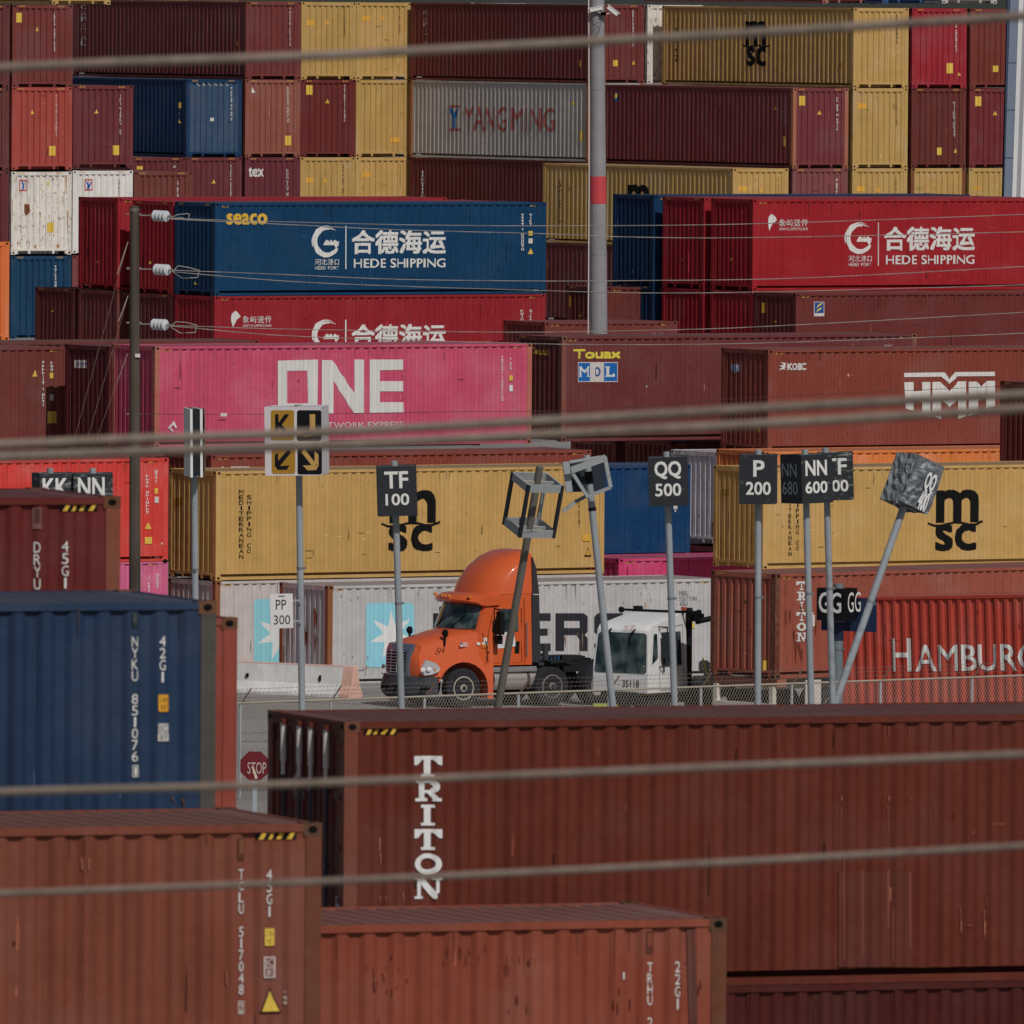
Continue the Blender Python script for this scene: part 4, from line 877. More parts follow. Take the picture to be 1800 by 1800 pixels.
for yy in (158, 447):
    q = b + (a - b) * (P(1050, yy, d).z / a.z); rz = .30 - .095 * (q.z / a.z); m = MB(); m.tube(q - b, q - b + Vector((0, 0, .03)), rz + .008, n=24); build(m, 'weld_band', gmast, mast)
m = MB(); pts = [P(x, y, d - .33) - b for x, y in ((1040, 30), (1042, 45), (1056, 38), (1054, 52), (1047, 64), (1042, 66))]; m.chain(pts, .008); build(m, 'camera_cable', BLACK, mast)
m = MB()
pts = [P(x, y, d - .05) - b for x, y in ((1034.5, -60), (1035.5, 300), (1034, 590))]; m.chain(pts, .022); build(m, 'conduit', OFFW, mast)
def boxat(m, c, ax, ay, az):
    c = Vector(c); n = len(m.v)
    for sz in (-1, 1):
        for sx, sy in ((-1, -1), (1, -1), (1, 1), (-1, 1)): m.v.append(tuple(c + ax * sx + ay * sy + az * sz))
    for f_ in ((3,2,1,0),(4,5,6,7),(0,1,5,4),(1,2,6,5),(2,3,7,6),(3,0,4,7)): m.f.append([n + i for i in f_]); m.m.append(m.mi)
for k, (cx, cy, ang, lab) in enumerate(((1048, 16, 12, 'white security camera on the left of the grey mast'), (1077, 19, -38, 'white security camera on the right of the grey mast'))):
    c = P(cx, cy, d - .3); t = thing('security_camera', lab, 'camera', c)
    an = R(ang); ax = Vector((math.cos(an), 0, math.sin(an))); az = Vector((-math.sin(an), 0, math.cos(an))); ay = Vector((0, 1, 0))
    m = MB(); boxat(m, (0, 0, 0), ax * .19, ay * .06, az * .055); build(m, 'housing', WHITE, t, bev=.01)
    m = MB(); boxat(m, az * .065 - ay * .0, ax * .23, ay * .075, az * .012); build(m, 'sunshield', WHITE, t)
    m = MB(); m.tube(ax * (-.19 if k == 0 else .19), ax * (-.21 if k == 0 else .21), .04); build(m, 'lens', BLACK, t)
    m = MB(); m.tube((0, 0, -.05), P(1061, 26, d - .28) - c, .02); boxat(m, P(1061, 24, d - .28) - c, Vector((.08, 0, 0)), ay * .05, Vector((0, 0, .05))); build(m, 'bracket', OFFW, t)

# ================================================================== crane leg at the right edge
d = F / 52.5
t = thing('gantry_crane', 'blue-grey and white steel crane leg at the upper right edge', 'crane', (P(1780, 340, d).x, d, 0))
def leg(name, x0t, x1t, x0b, x1b, mat, y0, y1):
    L_ = t.location; m = MB()
    def ext(xt, xb):   # line through (xt,0),(xb,345) extended to the ground and above the frame
        A, B_ = base_of(xt, 0, xb, 345, d); return B_ - L_, (A + (A - B_) * .5) - L_
    (l0, l1), (r0, r1) = ext(x0t, x0b), ext(x1t, x1b)
    v = [(l0.x, y0, l0.z), (r0.x, y0, r0.z), (r0.x, y1, r0.z), (l0.x, y1, l0.z), (l1.x, y0, l1.z), (r1.x, y0, r1.z), (r1.x, y1, r1.z), (l1.x, y1, l1.z)]
    m.v = v; m.f = [[3,2,1,0],[4,5,6,7],[0,1,5,4],[1,2,6,5],[2,3,7,6],[3,0,4,7]]; m.m = [0] * 6
    return build(m, name, mat, t)
cg = plain('6a7484', .5); leg('leg', 1776, 1791, 1765, 1779, cg, 0, .8); leg('leg', 1771, 1776, 1763.5, 1765, plain('39435a'), .02, .8)
leg('flange', 1791, 1799, 1779, 1786, plain('cbc6c8'), -.02, .8); leg('pipe', 1799, 1806, 1786, 1794, plain('85858a'), .05, .6); leg('flange', 1806, 1830, 1794, 1818, plain('c8c0c2'), .1, .8)
for yy in (110, 193, 277):
    xx = 1783.5 - 11.5 * yy / 345; p_ = P(xx, yy, d) - t.location; m = MB(); m.box((p_.x - .17, -.015, p_.z - .012), (p_.x + .14, .0, p_.z + .012)); build(m, 'weld_seam', plain('4a5260'), t)

# ================================================================== wooden pole, insulators, wires
d = F / 80; a, b = base_of(236.5, 362, 237, 1045, d)
wp = thing('utility_pole', 'weathered wooden utility pole with three insulators on its right', 'utility pole', b)
wood = paint('463f38', .3, .9, .35, fine=.6)
pole(wp, b, a, .145, .10, wood, n=14)
m = MB(); m.tube(P(236, 366, d) - b, P(236, 372, d) - b, .112); build(m, 'pole_band', plain('6a6560', .5, .5), wp)
m = MB(); q = P(240, 625, d - .13) - b; m.box((q.x - .03, q.y - .01, q.z - .04), (q.x + .08, q.y + .01, q.z + .04)); build(m, 'number_tag', OFFW, wp)
for yy in (376, 471, 473, 567, 568, 728):
    m = MB(); c = P(236, yy, d) - b; m.tube(c + Vector((-.17, 0, 0)), c + Vector((.16, 0, 0)), .012, n=6); build(m, 'bolt', plain('8a8580', .5, .5), wp)
cer = plain('a9acb0', .18); steel = plain('8f8c88', .4, .6)
for k, (x, y, lab) in enumerate(((283, 379.5, 'top grey insulator string on the wooden pole'), (285, 474, 'middle grey insulator string on the wooden pole'), (281, 570.5, 'lowest grey insulator string on the wooden pole'))):
    c = P(x, y, d); ax = (P(x + 20, y + 2, d - .4) - P(x - 20, y, d)).normalized()
    t = thing('insulator', lab, 'insulator', c)
    for i in range(4):
        m = MB(); o_ = -.16 + i * .1
        m.lathe(ax * o_, ax, [(-.035, .03), (-.03, .11), (-.005, .125), (.02, .12), (.035, .05), (.05, .03)], 18); build(m, 'disc', cer, t, smooth=40)
    m = MB(); m.tube(ax * -.24, ax * -.16, .02); m.chain([ax * -.24, P(245, y - 1, d) - c], .014); m.tube(ax * .2, ax * .3, .025); build(m, 'hook', steel, t)
    m = MB(); s_ = 1 if k == 0 else 1.3
    lo = [(x + 18, y + 4), (x + 28, y - 2 - 5 * k % 7), (x + 45, y - 4), (x + 50 * s_, y - 3 + 4 * (k > 0)), (x + 48 * s_, y + 8 + 6 * (k > 0)), (x + 36, y + 12 * (k > 0) + 3), (x + 20, y + 5)]
    m.chain([P(px, py, d - .3) - c for px, py in lo], .009); build(m, 'jumper_wire', plain('8d8884'), t)
def wire(pts, name, label, cat, rad, d0, d1, mat, group=None, parent=None, n=6):
    """smooth curve through photo points, at distances running from d0 to d1"""
    pts = sorted(pts); xs = [p[0] for p in pts]; out = []
    N_ = 60
    def interp(x):
        import bisect
        i = min(max(bisect.bisect_right(xs, x) - 1, 0), len(xs) - 2)
        p0 = pts[max(i - 1, 0)]; p1 = pts[i]; p2 = pts[i + 1]; p3 = pts[min(i + 2, len(pts) - 1)]
        t_ = (x - p1[0]) / (p2[0] - p1[0]); m1 = (p2[1] - p0[1]) / (p2[0] - p0[0]) * (p2[0] - p1[0]); m2 = (p3[1] - p1[1]) / (p3[0] - p1[0]) * (p2[0] - p1[0])
        return (2*t_**3 - 3*t_**2 + 1) * p1[1] + (t_**3 - 2*t_**2 + t_) * m1 + (-2*t_**3 + 3*t_**2) * p2[1] + (t_**3 - t_**2) * m2
    for i in range(N_ + 1):
        x = xs[0] + (xs[-1] - xs[0]) * i / N_; dd = d0 + (d1 - d0) * i / N_; out.append(P(x, interp(x), dd))
    m = MB(); o0 = out[0]; m.chain([p - o0 for p in out], rad, n=n); o = build(m, name, mat, None, smooth=60); o.location = o0; tag(o, label, cat, group); return o
wm = plain('8d8580', .6)
W8 = [([(300, 384), (500, 390), (700, 395), (950, 397), (1300, 394), (1800, 377), (1990, 369)], 'upper wire of the top pair from the wooden pole'),
      ([(300, 385), (500, 394.5), (700, 404), (950, 410.7), (1100, 416.5), (1300, 418), (1800, 407.5), (1990, 400)], 'lower wire of the top pair from the wooden pole'),
      ([(304, 475), (500, 482.7), (700, 491), (950, 494), (1100, 493.5), (1400, 489), (1800, 468.5), (1990, 457)], 'upper wire of the middle pair from the wooden pole'),
      ([(304, 478), (500, 494), (700, 503), (950, 510.7), (1100, 514.7), (1300, 514), (1800, 500.8), (1990, 493)], 'lower wire of the middle pair from the wooden pole'),
      ([(300, 572), (500, 578.5), (900, 584), (1100, 581.5), (1300, 576), (1800, 549), (1990, 537)], 'upper wire of the lowest pair from the wooden pole'),
      ([(300, 573), (500, 590), (930, 604), (1100, 606), (1300, 604), (1550, 596), (1800, 585.5), (1990, 574)], 'lower wire of the lowest pair from the wooden pole')]
for p_, lab in W8: wire(p_, 'power_line', lab, 'wire', .0085, d - .3, d - 8, wm, 'thin wires strung from the wooden pole')
wire([(238, 728), (500, 728), (780, 724), (1050, 720), (1300, 700.5), (1800, 677), (1990, 665)], 'guy_wire', 'single dark wire crossing the pink and the white-logo containers', 'wire', .006, d, d - 6, plain('4a3a38'), 'thin wires strung from the wooden pole')
m = MB(); q = P(393.5, 729, d - 1.5); m.box((-.07, -.02, -.035), (.07, .02, .035)); o = build(m, 'wire_clamp', OFFW); o.location = q; tag(o, 'small pale clamp on the dark wire above the pink container lower edge', 'clamp')
for (x0, y0, x1, y1, xm, ym, lab) in ((225, 425, 100, 885, 206, 482, 'guy wire leaving the top of the wooden pole'), (225, 520, 122, 885, 208, 566, 'guy wire leaving the middle of the wooden pole'), (224, 622, 128, 885, 204, 676, 'guy wire leaving the wooden pole below its number tag')):
    o = wire([(x1, y1), (x0, y0)], 'guy_wire', lab, 'wire', .0045, d - 3, d, plain('66564e'), 'guy wires of the wooden pole')
    A_ = P(x0, y0, d); B_ = P(xm, ym, d - .4); m = MB(); m.tube(A_ - o.location, B_ - o.location, .011, n=6); build(m, 'strain_rod', plain('7c746c'), o)

# heavy out-of-focus cables close to the camera
cb = paint('776a60', .0, .8, .3)
for p_, lab, rad in (([(-150, 127), (0, 119), (200, 110), (530, 99), (760, 88), (1040, 73), (1400, 53), (1800, 28), (1950, 18)], 'thick blurred cable across the top of the picture', .031),
        ([(-150, 786), (0, 781.5), (200, 773), (583, 759), (1050, 734.5), (1300, 720), (1800, 693), (1950, 683)], 'upper of the two thick blurred cables across the middle', .031),
        ([(-150, 808), (0, 803), (350, 790), (583, 782), (1050, 759), (1300, 747), (1800, 718), (1950, 707)], 'lower of the two thick blurred cables across the middle', .031),
        ([(-150, 1399), (0, 1392), (400, 1382), (600, 1375), (1200, 1351), (1800, 1326), (1950, 1319)], 'thick blurred cable above the bottom one, crossing the upright lettering', .026),
        ([(-150, 1577), (0, 1571), (600, 1548), (1200, 1520), (1800, 1487), (1950, 1478)], 'lowest thick blurred cable across the picture', .023)):
    wire(p_, 'cable', lab, 'cable', rad * .66, 60, 58, cb, 'thick cables close to the camera', n=10)

# ================================================================== chain-link fence
fs = S(900, 77); FA = R(40)
fu, fw_ = uv(FA)
p0 = along(fs, fu, 270); p1 = along(fs, fu, 1905); flen = (p1 - p0).length
FH = zof(fs, 1219)
fence = thing('chain_link_fence', 'grey chain-link fence with barbed wire in front of the trucks', 'fence', (p0.x, p0.y, 0), (0, 0, FA))
fm = plain('9b9184', .5, .3); pm = plain('8f959a', .5, .3)
m = MB(); m.tube((0, 0, FH), (flen, 0, FH), .024, n=8); build(m, 'top_rail', fm, fence, smooth=40)
for x in (427, 586, 751, 916, 1075, 1237, 1397, 1553, 1714, 1872):
    q = along(fs, fu, x); k = (q - p0).length; m = MB(); m.tube((k, .03, 0), (k, .03, FH), .034, n=8); o = build(m, 'post', pm, fence, smooth=40)
    m = MB(); m.tube((k, .03, FH - .05), (k + .16, -.16, FH + .33), .02, n=6); build(m, 'barb_arm', plain('6a5348', .8), o)
m = MB()
pit = .085; n_ = int(flen / pit); hw = .0034
def wirebox(m, a, b):
    a = Vector(a); b = Vector(b); dd = (b - a).normalized(); s_ = Vector((dd.z, 0, -dd.x)) * hw; y_ = Vector((0, hw, 0)); n = len(m.v)
    for p in (a, b):
        for o_ in (s_, y_, -s_, -y_): m.v.append(tuple(p + o_))
    for i in range(4): j = (i + 1) % 4; m.f.append([n + i, n + j, n + 4 + j, n + 4 + i]); m.m.append(0)
zt_ = FH; dz = zt_ * .62
for i in range(-int(dz / pit) - 1, n_ + 1):
    x = i * pit
    a_ = max(0, -x / dz); b_ = min(1, (flen - x) / dz)
    if b_ > a_: wirebox(m, (x + dz * a_, 0, zt_ * a_), (x + dz * b_, 0, zt_ * b_))
    x2 = x + dz
    a_ = max(0, (x2 - flen) / dz); b_ = min(1, x2 / dz)
    if b_ > a_: wirebox(m, (x2 - dz * a_, .006, zt_ * a_), (x2 - dz * b_, .006, zt_ * b_))
build(m, 'chain_link_mesh', plain('8d857a', .5, .2), fence)
for i, (oy, oz) in enumerate(((-.06, .12), (-.11, .22), (-.16, .32))):
    m = MB(); m.tube((0, oy, FH + oz), (flen, oy, FH + oz), .004, n=4, caps=False)
    for k in range(int(flen / .13)):
        xx = k * .13; m.tube((xx, oy, FH + oz - .025), (xx + .02, oy, FH + oz + .025), .004, n=3, caps=False)
    build(m, 'barbed_wire', plain('5e5550', .7), fence)

# ================================================================== row signs on posts
def worn(hexc, hex2, amt, k=None):
    m = bpy.data.materials.new('worn_sign_paint'); m.use_nodes = True; t = m.node_tree; N = t.nodes; L = t.links; b = N['Principled BSDF']; b.inputs['Roughness'].default_value = .7
    tc = N.new('ShaderNodeTexCoord'); oi = N.new('ShaderNodeObjectInfo'); ad = N.new('ShaderNodeVectorMath'); ad.operation = 'MULTIPLY_ADD'
    L.new(tc.outputs['Object'], ad.inputs[0]); ad.inputs[1].default_value = (2.2, 2.2, 6); cx = N.new('ShaderNodeCombineXYZ'); mu = N.new('ShaderNodeMath'); mu.operation = 'MULTIPLY'; mu.inputs[1].default_value = 50
    L.new(oi.outputs['Random'], mu.inputs[0]); L.new(mu.outputs[0], cx.inputs[0]); L.new(mu.outputs[0], cx.inputs[2]); L.new(cx.outputs[0], ad.inputs[2])
    n = N.new('ShaderNodeTexNoise'); n.inputs['Scale'].default_value = 1.4; n.inputs['Detail'].default_value = 9; n.inputs['Roughness'].default_value = .7; L.new(ad.outputs[0], n.inputs['Vector'])
    mr = N.new('ShaderNodeMapRange'); mr.inputs[1].default_value = .68 - .3 * amt; mr.inputs[2].default_value = .82 - .3 * amt; L.new(n.outputs[0], mr.inputs[0])
    mx = N.new('ShaderNodeMix'); mx.data_type = 'RGBA'; L.new(mr.outputs[0], mx.inputs['Factor']); mx.inputs['A'].default_value = (*alb(hexc), 1); mx.inputs['B'].default_value = (*alb(hex2), 1)
    L.new(mx.outputs['Result'], b.inputs['Base Color']); return m
SIGN = worn('1b1e23', '6d716e', .25); SIGN2 = worn('1c2024', '868a86', .45); SIGN3 = worn('6f7375', '30343a', .45); GREYP = paint('7f8489', .1, .5)
def sign(label, pt, pb, s, beta, boxes, pr=.075, pmat=None, name='row_sign', group='row signs on tall posts', stub=.1, fwd=0):
    """pt, pb: photo points on the post axis (top, lower); boxes: dict of w, h (photo px), top (photo row at the axis), off, depth"""
    d = F / s; a, b = base_of(*pt, *pb, d)
    a = P(*pt, d - fwd * (a - b).length)
    z = (a - b).normalized(); x = Vector((math.cos(R(beta)), math.sin(R(beta)), 0)); x = (x - z * x.dot(z)).normalized(); y = z.cross(x)
    M = Matrix((x, y, z)).transposed()
    t = thing(name, label, 'sign', b, M.to_euler(), group)
    Lp = (a - b).length
    m = MB(); m.tube((0, 0, 0), (0, 0, Lp), pr, pr * .95, n=14); build(m, 'post', pmat or GREYP, t, smooth=40)
    for zz in (Lp * .62, Lp - stub - .9 * (1 if not boxes else boxes[0]['h'] / s) - .12):
        if boxes: m = MB(); m.tube((0, 0, zz), (0, 0, zz + .05), pr + .006, n=14); m.box((pr * .8, -.02, zz), (pr + .05, .02, zz + .05)); build(m, 'post_clamp', plain('6a6e72', .5, .3), t)
    out = []
    for bx in boxes:
        z1 = Lp - stub - bx.get('drop', 0) / s; z0 = z1 - bx['h'] / s; w_ = bx['w'] / s; dp = bx.get('dp', w_); ox = bx.get('off', 0) / s; oy = bx.get('oy', 0)
        mt = bx.get('mat', SIGN); th_ = bx.get('th', .018); x0, x1 = ox - w_ / 2, ox + w_ / 2; y0, y1 = oy - dp / 2, oy + dp / 2
        sides = bx.get('sides', 'flrb'); fo = None
        for k_, c in (('f', ((x0, y0, z0), (x1, y0 + th_, z1))), ('b', ((x0, y1 - th_, z0), (x1, y1, z1))), ('l', ((x0, y0 + th_, z0), (x0 + th_, y1 - th_, z1))), ('r', ((x1 - th_, y0 + th_, z0), (x1, y1 - th_, z1)))):
            if k_ in sides:
                m = MB()
                if bx.get('crumple'):
                    rc = random.Random(ord(k_)); n_ = 9; (xa, ya, za), (xb, yb, zb_) = c
                    for i in range(n_ + 1):
                        for j in range(n_ + 1):
                            e = .035 if 0 < i < n_ and 0 < j < n_ else .02; u__, v__ = i / n_, j / n_
                            if k_ in 'fb': m.v.append((xa + (xb - xa) * u__ + rc.uniform(-e, e) * .3, ya + rc.uniform(-e, e) - (.05 * math.sin(v__ * 3.1) if k_ == 'f' else 0), za + (zb_ - za) * v__ + rc.uniform(-e, e) * .4))
                            else: m.v.append((xa + rc.uniform(-e, e), ya + (yb - ya) * u__, za + (zb_ - za) * v__ + rc.uniform(-e, e) * .4))
                    for i in range(n_):
                        for j in range(n_): q_ = i * (n_ + 1) + j; m.f.append([q_, q_ + n_ + 1, q_ + n_ + 2, q_ + 1]); m.m.append(0)
                    o = build(m, 'sign_panel', bx.get('mat_' + k_, mt), t); md = o.modifiers.new('thick', 'SOLIDIFY'); md.thickness = .01
                else: m.box(*c); o = build(m, 'sign_panel', bx.get('mat_' + k_, mt), t, bev=.004)
                if k_ == 'f': fo = o
        m = MB(); m.box((x0 + th_, -.02, z1 - .05), (x1 - th_, .02, z1 - .01)); m.box((x0 + th_, -.02, z0 + .01), (x1 - th_, .02, z0 + .05)); build(m, 'brace', GREYP, t)
        ff = Face(t, (x0, y0, z0), (1, 0, 0), (0, 0, 1), (0, -1, 0)); fl = Face(t, (x0, y1, z0), (0, -1, 0), (0, 0, 1), (-1, 0, 0)); fr_ = Face(t, (x1, y0, z0), (0, 1, 0), (0, 0, 1), (1, 0, 0))
        out.append((ff, fl, fr_, fo))
    return t, out
LT = worn('c4bfbc', '55585c', .08); LTD = worn('7d838c', '2c3038', .5)
t, o = sign('black sign with TF over 100 on a grey post', (693, 810), (706, 1255), 82, 2, [dict(w=69, h=88, off=3)])
o[0][0].put('lettering', [o[0][0].T('TF', 676, 828, 717, 859, .035), o[0][0].T('100', 678, 867, 719, 889, .03)], LT)
t, o = sign('black sign with QQ over 500 on a grey post', (1171, 794), (1186, 1250), 82, -2, [dict(w=68, h=86, off=2)])
o[0][0].put('lettering', [o[0][0].T('QQ', 1151, 810, 1197, 843, .03), o[0][0].T('500', 1152, 849, 1197, 873, .03)], LT)
t, o = sign('black sign with P over 200 on a grey post', (1333, 790), (1332, 1248), 82, -4, [dict(w=64, h=87)])
o[0][0].put('lettering', [o[0][0].T('P', 1324, 809, 1344, 838, .035), o[0][0].T('200', 1311, 847, 1355, 870, .03)], LT)
t, o = sign('two-faced black sign with NN over 600 between the P and TF signs', (1415, 790), (1426, 1245), 81, 33, [dict(w=66, h=86, off=2)])
ff, fl = o[0][0], o[0][1]
ff.put('lettering', [ff.T('NN', 1416, 808, 1453, 837, .03), ff.T('600', 1416, 845, 1454, 868, .03)], LT)
fl.put('lettering', [fl.T('NN', 1375, 815, 1400, 838, .0), fl.T('680', 1376, 847, 1402, 869, .0)], LTD)
t, o = sign('black sign with TF over 200 half behind the NN sign', (1451, 787), (1464, 1245), 80, -3, [dict(w=62, h=84, off=16, mat=SIGN2)])
ff = o[0][0]; ff.put('lettering', [ff.T('TF', 1447, 805, 1488, 835, .03), ff.T('200', 1448, 843, 1491, 865, .03)], LT)
t, o = sign('low black sign with KK at the left, just above the dark red container', (88, 823), (90, 1100), 82, 14, [dict(w=68, h=90, off=8, mat=SIGN2)])
ff = o[0][0]; ff.put('lettering', [ff.T('KK', 75, 840, 119, 873, .03)], LT)
t, o = sign('low black sign with NN at the left, right beside the KK sign', (163, 823), (165, 1100), 82, 3, [dict(w=69, h=90, off=0, mat=SIGN2)])
ff = o[0][0]; ff.put('lettering', [ff.T('NN', 137, 839, 184, 873, .03)], LT)
# K / J
t, o = sign('white square sign with K and J and two slanted arrows', (524, 711), (531, 1257), 82, -7, [dict(w=100, h=121, off=-3, mat=plain('b4aeb0', .5), dp=1.25)], stub=.03)
ff, fo = o[0][0], o[0][3]; Kb = plain('0d0d12', .5); Ky = plain('8f6a24', .5); Ky2 = plain('a3814a', .5)
ff.put('sign_field', [ff.rrect(476, 721, 517, 774, 4), ff.rrect(477.5, 780, 519, 833, 4)], Ky)
ff.put('sign_field', [ff.rrect(522, 721, 565, 775, 4), ff.rrect(523, 781, 566, 834, 4)], Kb)
ff.put('lettering', [ff.T('K', 484, 728, 511, 767, .03), ff.PG([(507, 789), (512, 795), (490, 822), (484, 816)]), ff.PG([(483, 800), (489, 795), (489, 822), (483, 820)]), ff.PG([(483, 818), (494, 819), (509, 818), (504, 826), (488, 826)])], Kb)
ff.put('lettering', [ff.T('J', 534, 728, 554, 768, .03), ff.PG([(530, 795), (535, 789), (556, 816), (551, 822)]), ff.PG([(553, 793), (560, 799), (560, 820), (553, 812)]), ff.PG([(532, 818), (550, 818), (560, 818), (556, 826), (541, 827)])], Ky2)
# edge-on sign
t, o = sign('white sign seen almost edge-on between the wooden pole and the K J sign', (341, 716), (343, 1045), 82, -82, [dict(w=96, h=120, dp=.27, th=.055, mat=plain('cfcaca', .5), sides='fb', oy=-.02), dict(w=92, h=116, dp=.14, th=.07, mat=plain('1c1e22'), sides='fb', oy=-.02), dict(w=90, h=112, dp=.02, mat=plain('6a5346'), sides='f', oy=.17)], stub=.02)
# leaning grey double sign
t, o = sign('battered grey sign box leaning to the right on a tilted post', (1611, 826), (1466, 1243), 80, 33, [dict(w=64, h=90, off=0, crumple=1, mat=SIGN3, mat_f=worn('4a4f54', '92959a', .55))], pr=.085, stub=-.25, fwd=-.2)
ff, fl = o[0][0], o[0][1]
ff.put('lettering', [ff.T('QQ', 1616, 836, 1645, 862, .02)], worn('c8c4c0', '6a6d70', .3), lift=.1); ff.put('lettering', [ff.T('400', 1605, 868, 1632, 893, .02)], worn('c8c4c0', '6a6d70', .3), lift=.1)
fl.put('lettering', [fl.T('PP', 1576, 826, 1594, 844, -.02), fl.T('400', 1564, 862, 1584, 876, -.02)], plain('4e5256'), lift=.045)
# empty cage
s_ = 82
t, o = sign('empty sign cage of dark bars leaning left of the truck stack', (949, 820), (874, 1250), s_, 26, [], pr=.085, pmat=paint('5a5650', .2, .6), stub=0, fwd=.27)
Lp = (P(949, 820, F / s_) - t.location).length; hb, hw_ = .40, 1.02
bar = worn('84888a', '3a3c40', .3); dbar = plain('22242a')
Lp += .22
for z in (Lp - .22, Lp - .22 - hw_):
    for a_, b_ in (((-hb, -hb), (hb, -hb)), ((hb, -hb), (hb, hb)), ((hb, hb), (-hb, hb)), ((-hb, hb), (-hb, -hb))):
        m = MB(); p_ = Vector((*a_, z)); q_ = Vector((*b_, z)); dd = (q_ - p_).normalized(); sd = Vector((-dd.y, dd.x, 0)); boxat(m, (p_ + q_) / 2, dd * hb * .98, sd * .018, Vector((0, 0, .085))); build(m, 'cage_bar', bar, t)
    m = MB(); m.box((-hb, -.03, z - .03), (hb, .03, z + .03)); build(m, 'brace', bar, t)
for x, y in ((-hb, -hb), (hb, -hb), (hb, hb), (-hb, hb)):
    m = MB(); m.box((x - .035, y - .035, Lp - .22 - hw_ - .08), (x + .035, y + .035, Lp - .14)); build(m, 'cage_bar', dbar if (x + y) < .5 else bar, t)
# broken sign
t, o = sign('broken open sign box with bent bars on a post leaning left', (1031, 800), (1078, 1250), 82, 8, [], pr=.078, stub=0)
Lp = (P(1031, 800, F / 82) - t.location).length
def barw(m, p, q, w1=.05, w2=.02):
    p = Vector(p); q = Vector(q); dd = (q - p).normalized(); sd = Vector((0, 1, 0)); up = dd.cross(sd).normalized(); boxat(m, (p + q) / 2, dd * ((q - p).length / 2), sd * w2, up * w1)
lp = lambda x, y, yy=-.3: tuple((t.matrix_basis.inverted() @ P(x, y, F / 82)) * 1) 
def L3(x, y, oy): v = t.matrix_basis.inverted() @ P(x, y, F / 82); return Vector((v.x, v.y + oy, v.z))
m = MB(); m.v = [tuple(L3(*q)) for q in ((1004, 812, .42), (1068, 806, .42), (1069, 864, .42), (1006, 866, .42), (1004, 812, .45), (1068, 806, .45), (1069, 864, .45), (1006, 866, .45))]; m.f = [[3,2,1,0],[4,5,6,7],[0,1,5,4],[1,2,6,5],[2,3,7,6],[3,0,4,7]]; m.m = [0]*6; build(m, 'sign_panel', plain('272d36'), t)
for nm, p_, q_, w1, mt in (('bent_bar', (999, 826, -.4), (1060, 804, -.4), .07, bar), ('frame_bar', (1058, 802, -.4), (1069, 856, -.35), .04, bar), ('frame_bar', (1069, 856, -.35), (1030, 872, -.3), .035, bar), ('bent_bar', (1000, 828, -.38), (1030, 874, -.3), .035, bar), ('frame_bar', (998, 812, .3), (1004, 866, .3), .07, bar), ('frame_bar', (1000, 812, -.1), (1056, 803, .0), .03, bar), ('hanging_bar', (1026, 872, -.3), (1007, 882, -.3), .035, plain('2c3036')), ('hanging_bar', (1007, 882, -.3), (986, 899, -.3), .035, bar)):
    m = MB(); barw(m, L3(*p_), L3(*q_), w1, .05); build(m, nm, mt, t)
m = MB(); m.tube((0, 0, Lp - .62), (0, 0, Lp - .35), .086, n=14); m.tube((0, 0, Lp - 1.2), (0, 0, Lp - 1.13), .086, n=14); build(m, 'post_band', BLACK, t)
# GG
s_ = 74
t, o = sign('low black two-faced sign with GG on both faces on a thick post', (1474, 1026), (1472, 1245), s_, -31, [dict(w=56, h=57, off=-3, mat=plain('0e0e11', .5), dp=.62)], pr=.125, pmat=paint('5f6a70', .1, .5))
ff, fr_ = o[0][0], o[0][2]
ff.put('lettering', [ff.T('GG', 1439, 1042, 1479, 1077, .02)], LT); fr_.put('lettering', [fr_.T('GG', 1490, 1040, 1513, 1077, .01)], LT)
ft = Face(t, (0, -.36, 0), (1, 0, 0), (0, 0, 1), (0, -1, 0))
m = MB(); Lp = (P(1474, 1026, F / s_) - t.location).length; m.box((-.02, -.33, Lp - .9), (.02, -.30, Lp - .08)); 
build(m, 'corner_post', OFFW, t)
m = MB(); m.tube((0, 0, Lp - 1.35), (0, 0, Lp - .86), .13, n=16); build(m, 'post_band', plain('1a2436'), t)
m = MB(); c = t.matrix_basis.inverted() @ P(1441, 1090, F / s_); m.tube(c + Vector((0, -.4, -.13)), c + Vector((0, -.4, .13)), .085, n=12); m.tube(c + Vector((0, -.4, .13)), c + Vector((0, -.4, .2)), .05, n=10); build(m, 'lamp', OFFW, t)
m = MB(); m.box((-.75, .5, Lp - 1.15), (.75, .53, Lp - .35)); build(m, 'sign_panel', plain('1f2c44'), t)
# PP placard, hung from the K J post
d = F / 82; c = P(495, 1074, d - .2)
t = thing('placard', 'white placard with PP over 300 hanging left of the K J post', 'sign', c, (0, R(-1.5), R(3)))
m = MB(); m.box((-.245, -.006, -.37), (.245, .006, .37)); build(m, 'panel', plain('bcb8ba', .6), t, bev=.003)
m = MB(); m.box((.1, .006, .2), (.44, .03, .24)); m.box((.1, .006, -.24), (.44, .03, -.2)); build(m, 'bracket', GREYP, t)
ff = Face(t, (-.245, -.006, -.37), (1, 0, 0), (0, 0, 1), (0, -1, 0)); ff.put('lettering', [ff.T('PP', 485, 1054, 503, 1072, .02), ff.T('300', 481.5, 1081, 510, 1098, .02)], plain('25252a')); ff.put('slot', [ff.RC(489, 1047, 500, 1049)], plain('4a4a4e'))
m = MB(); 
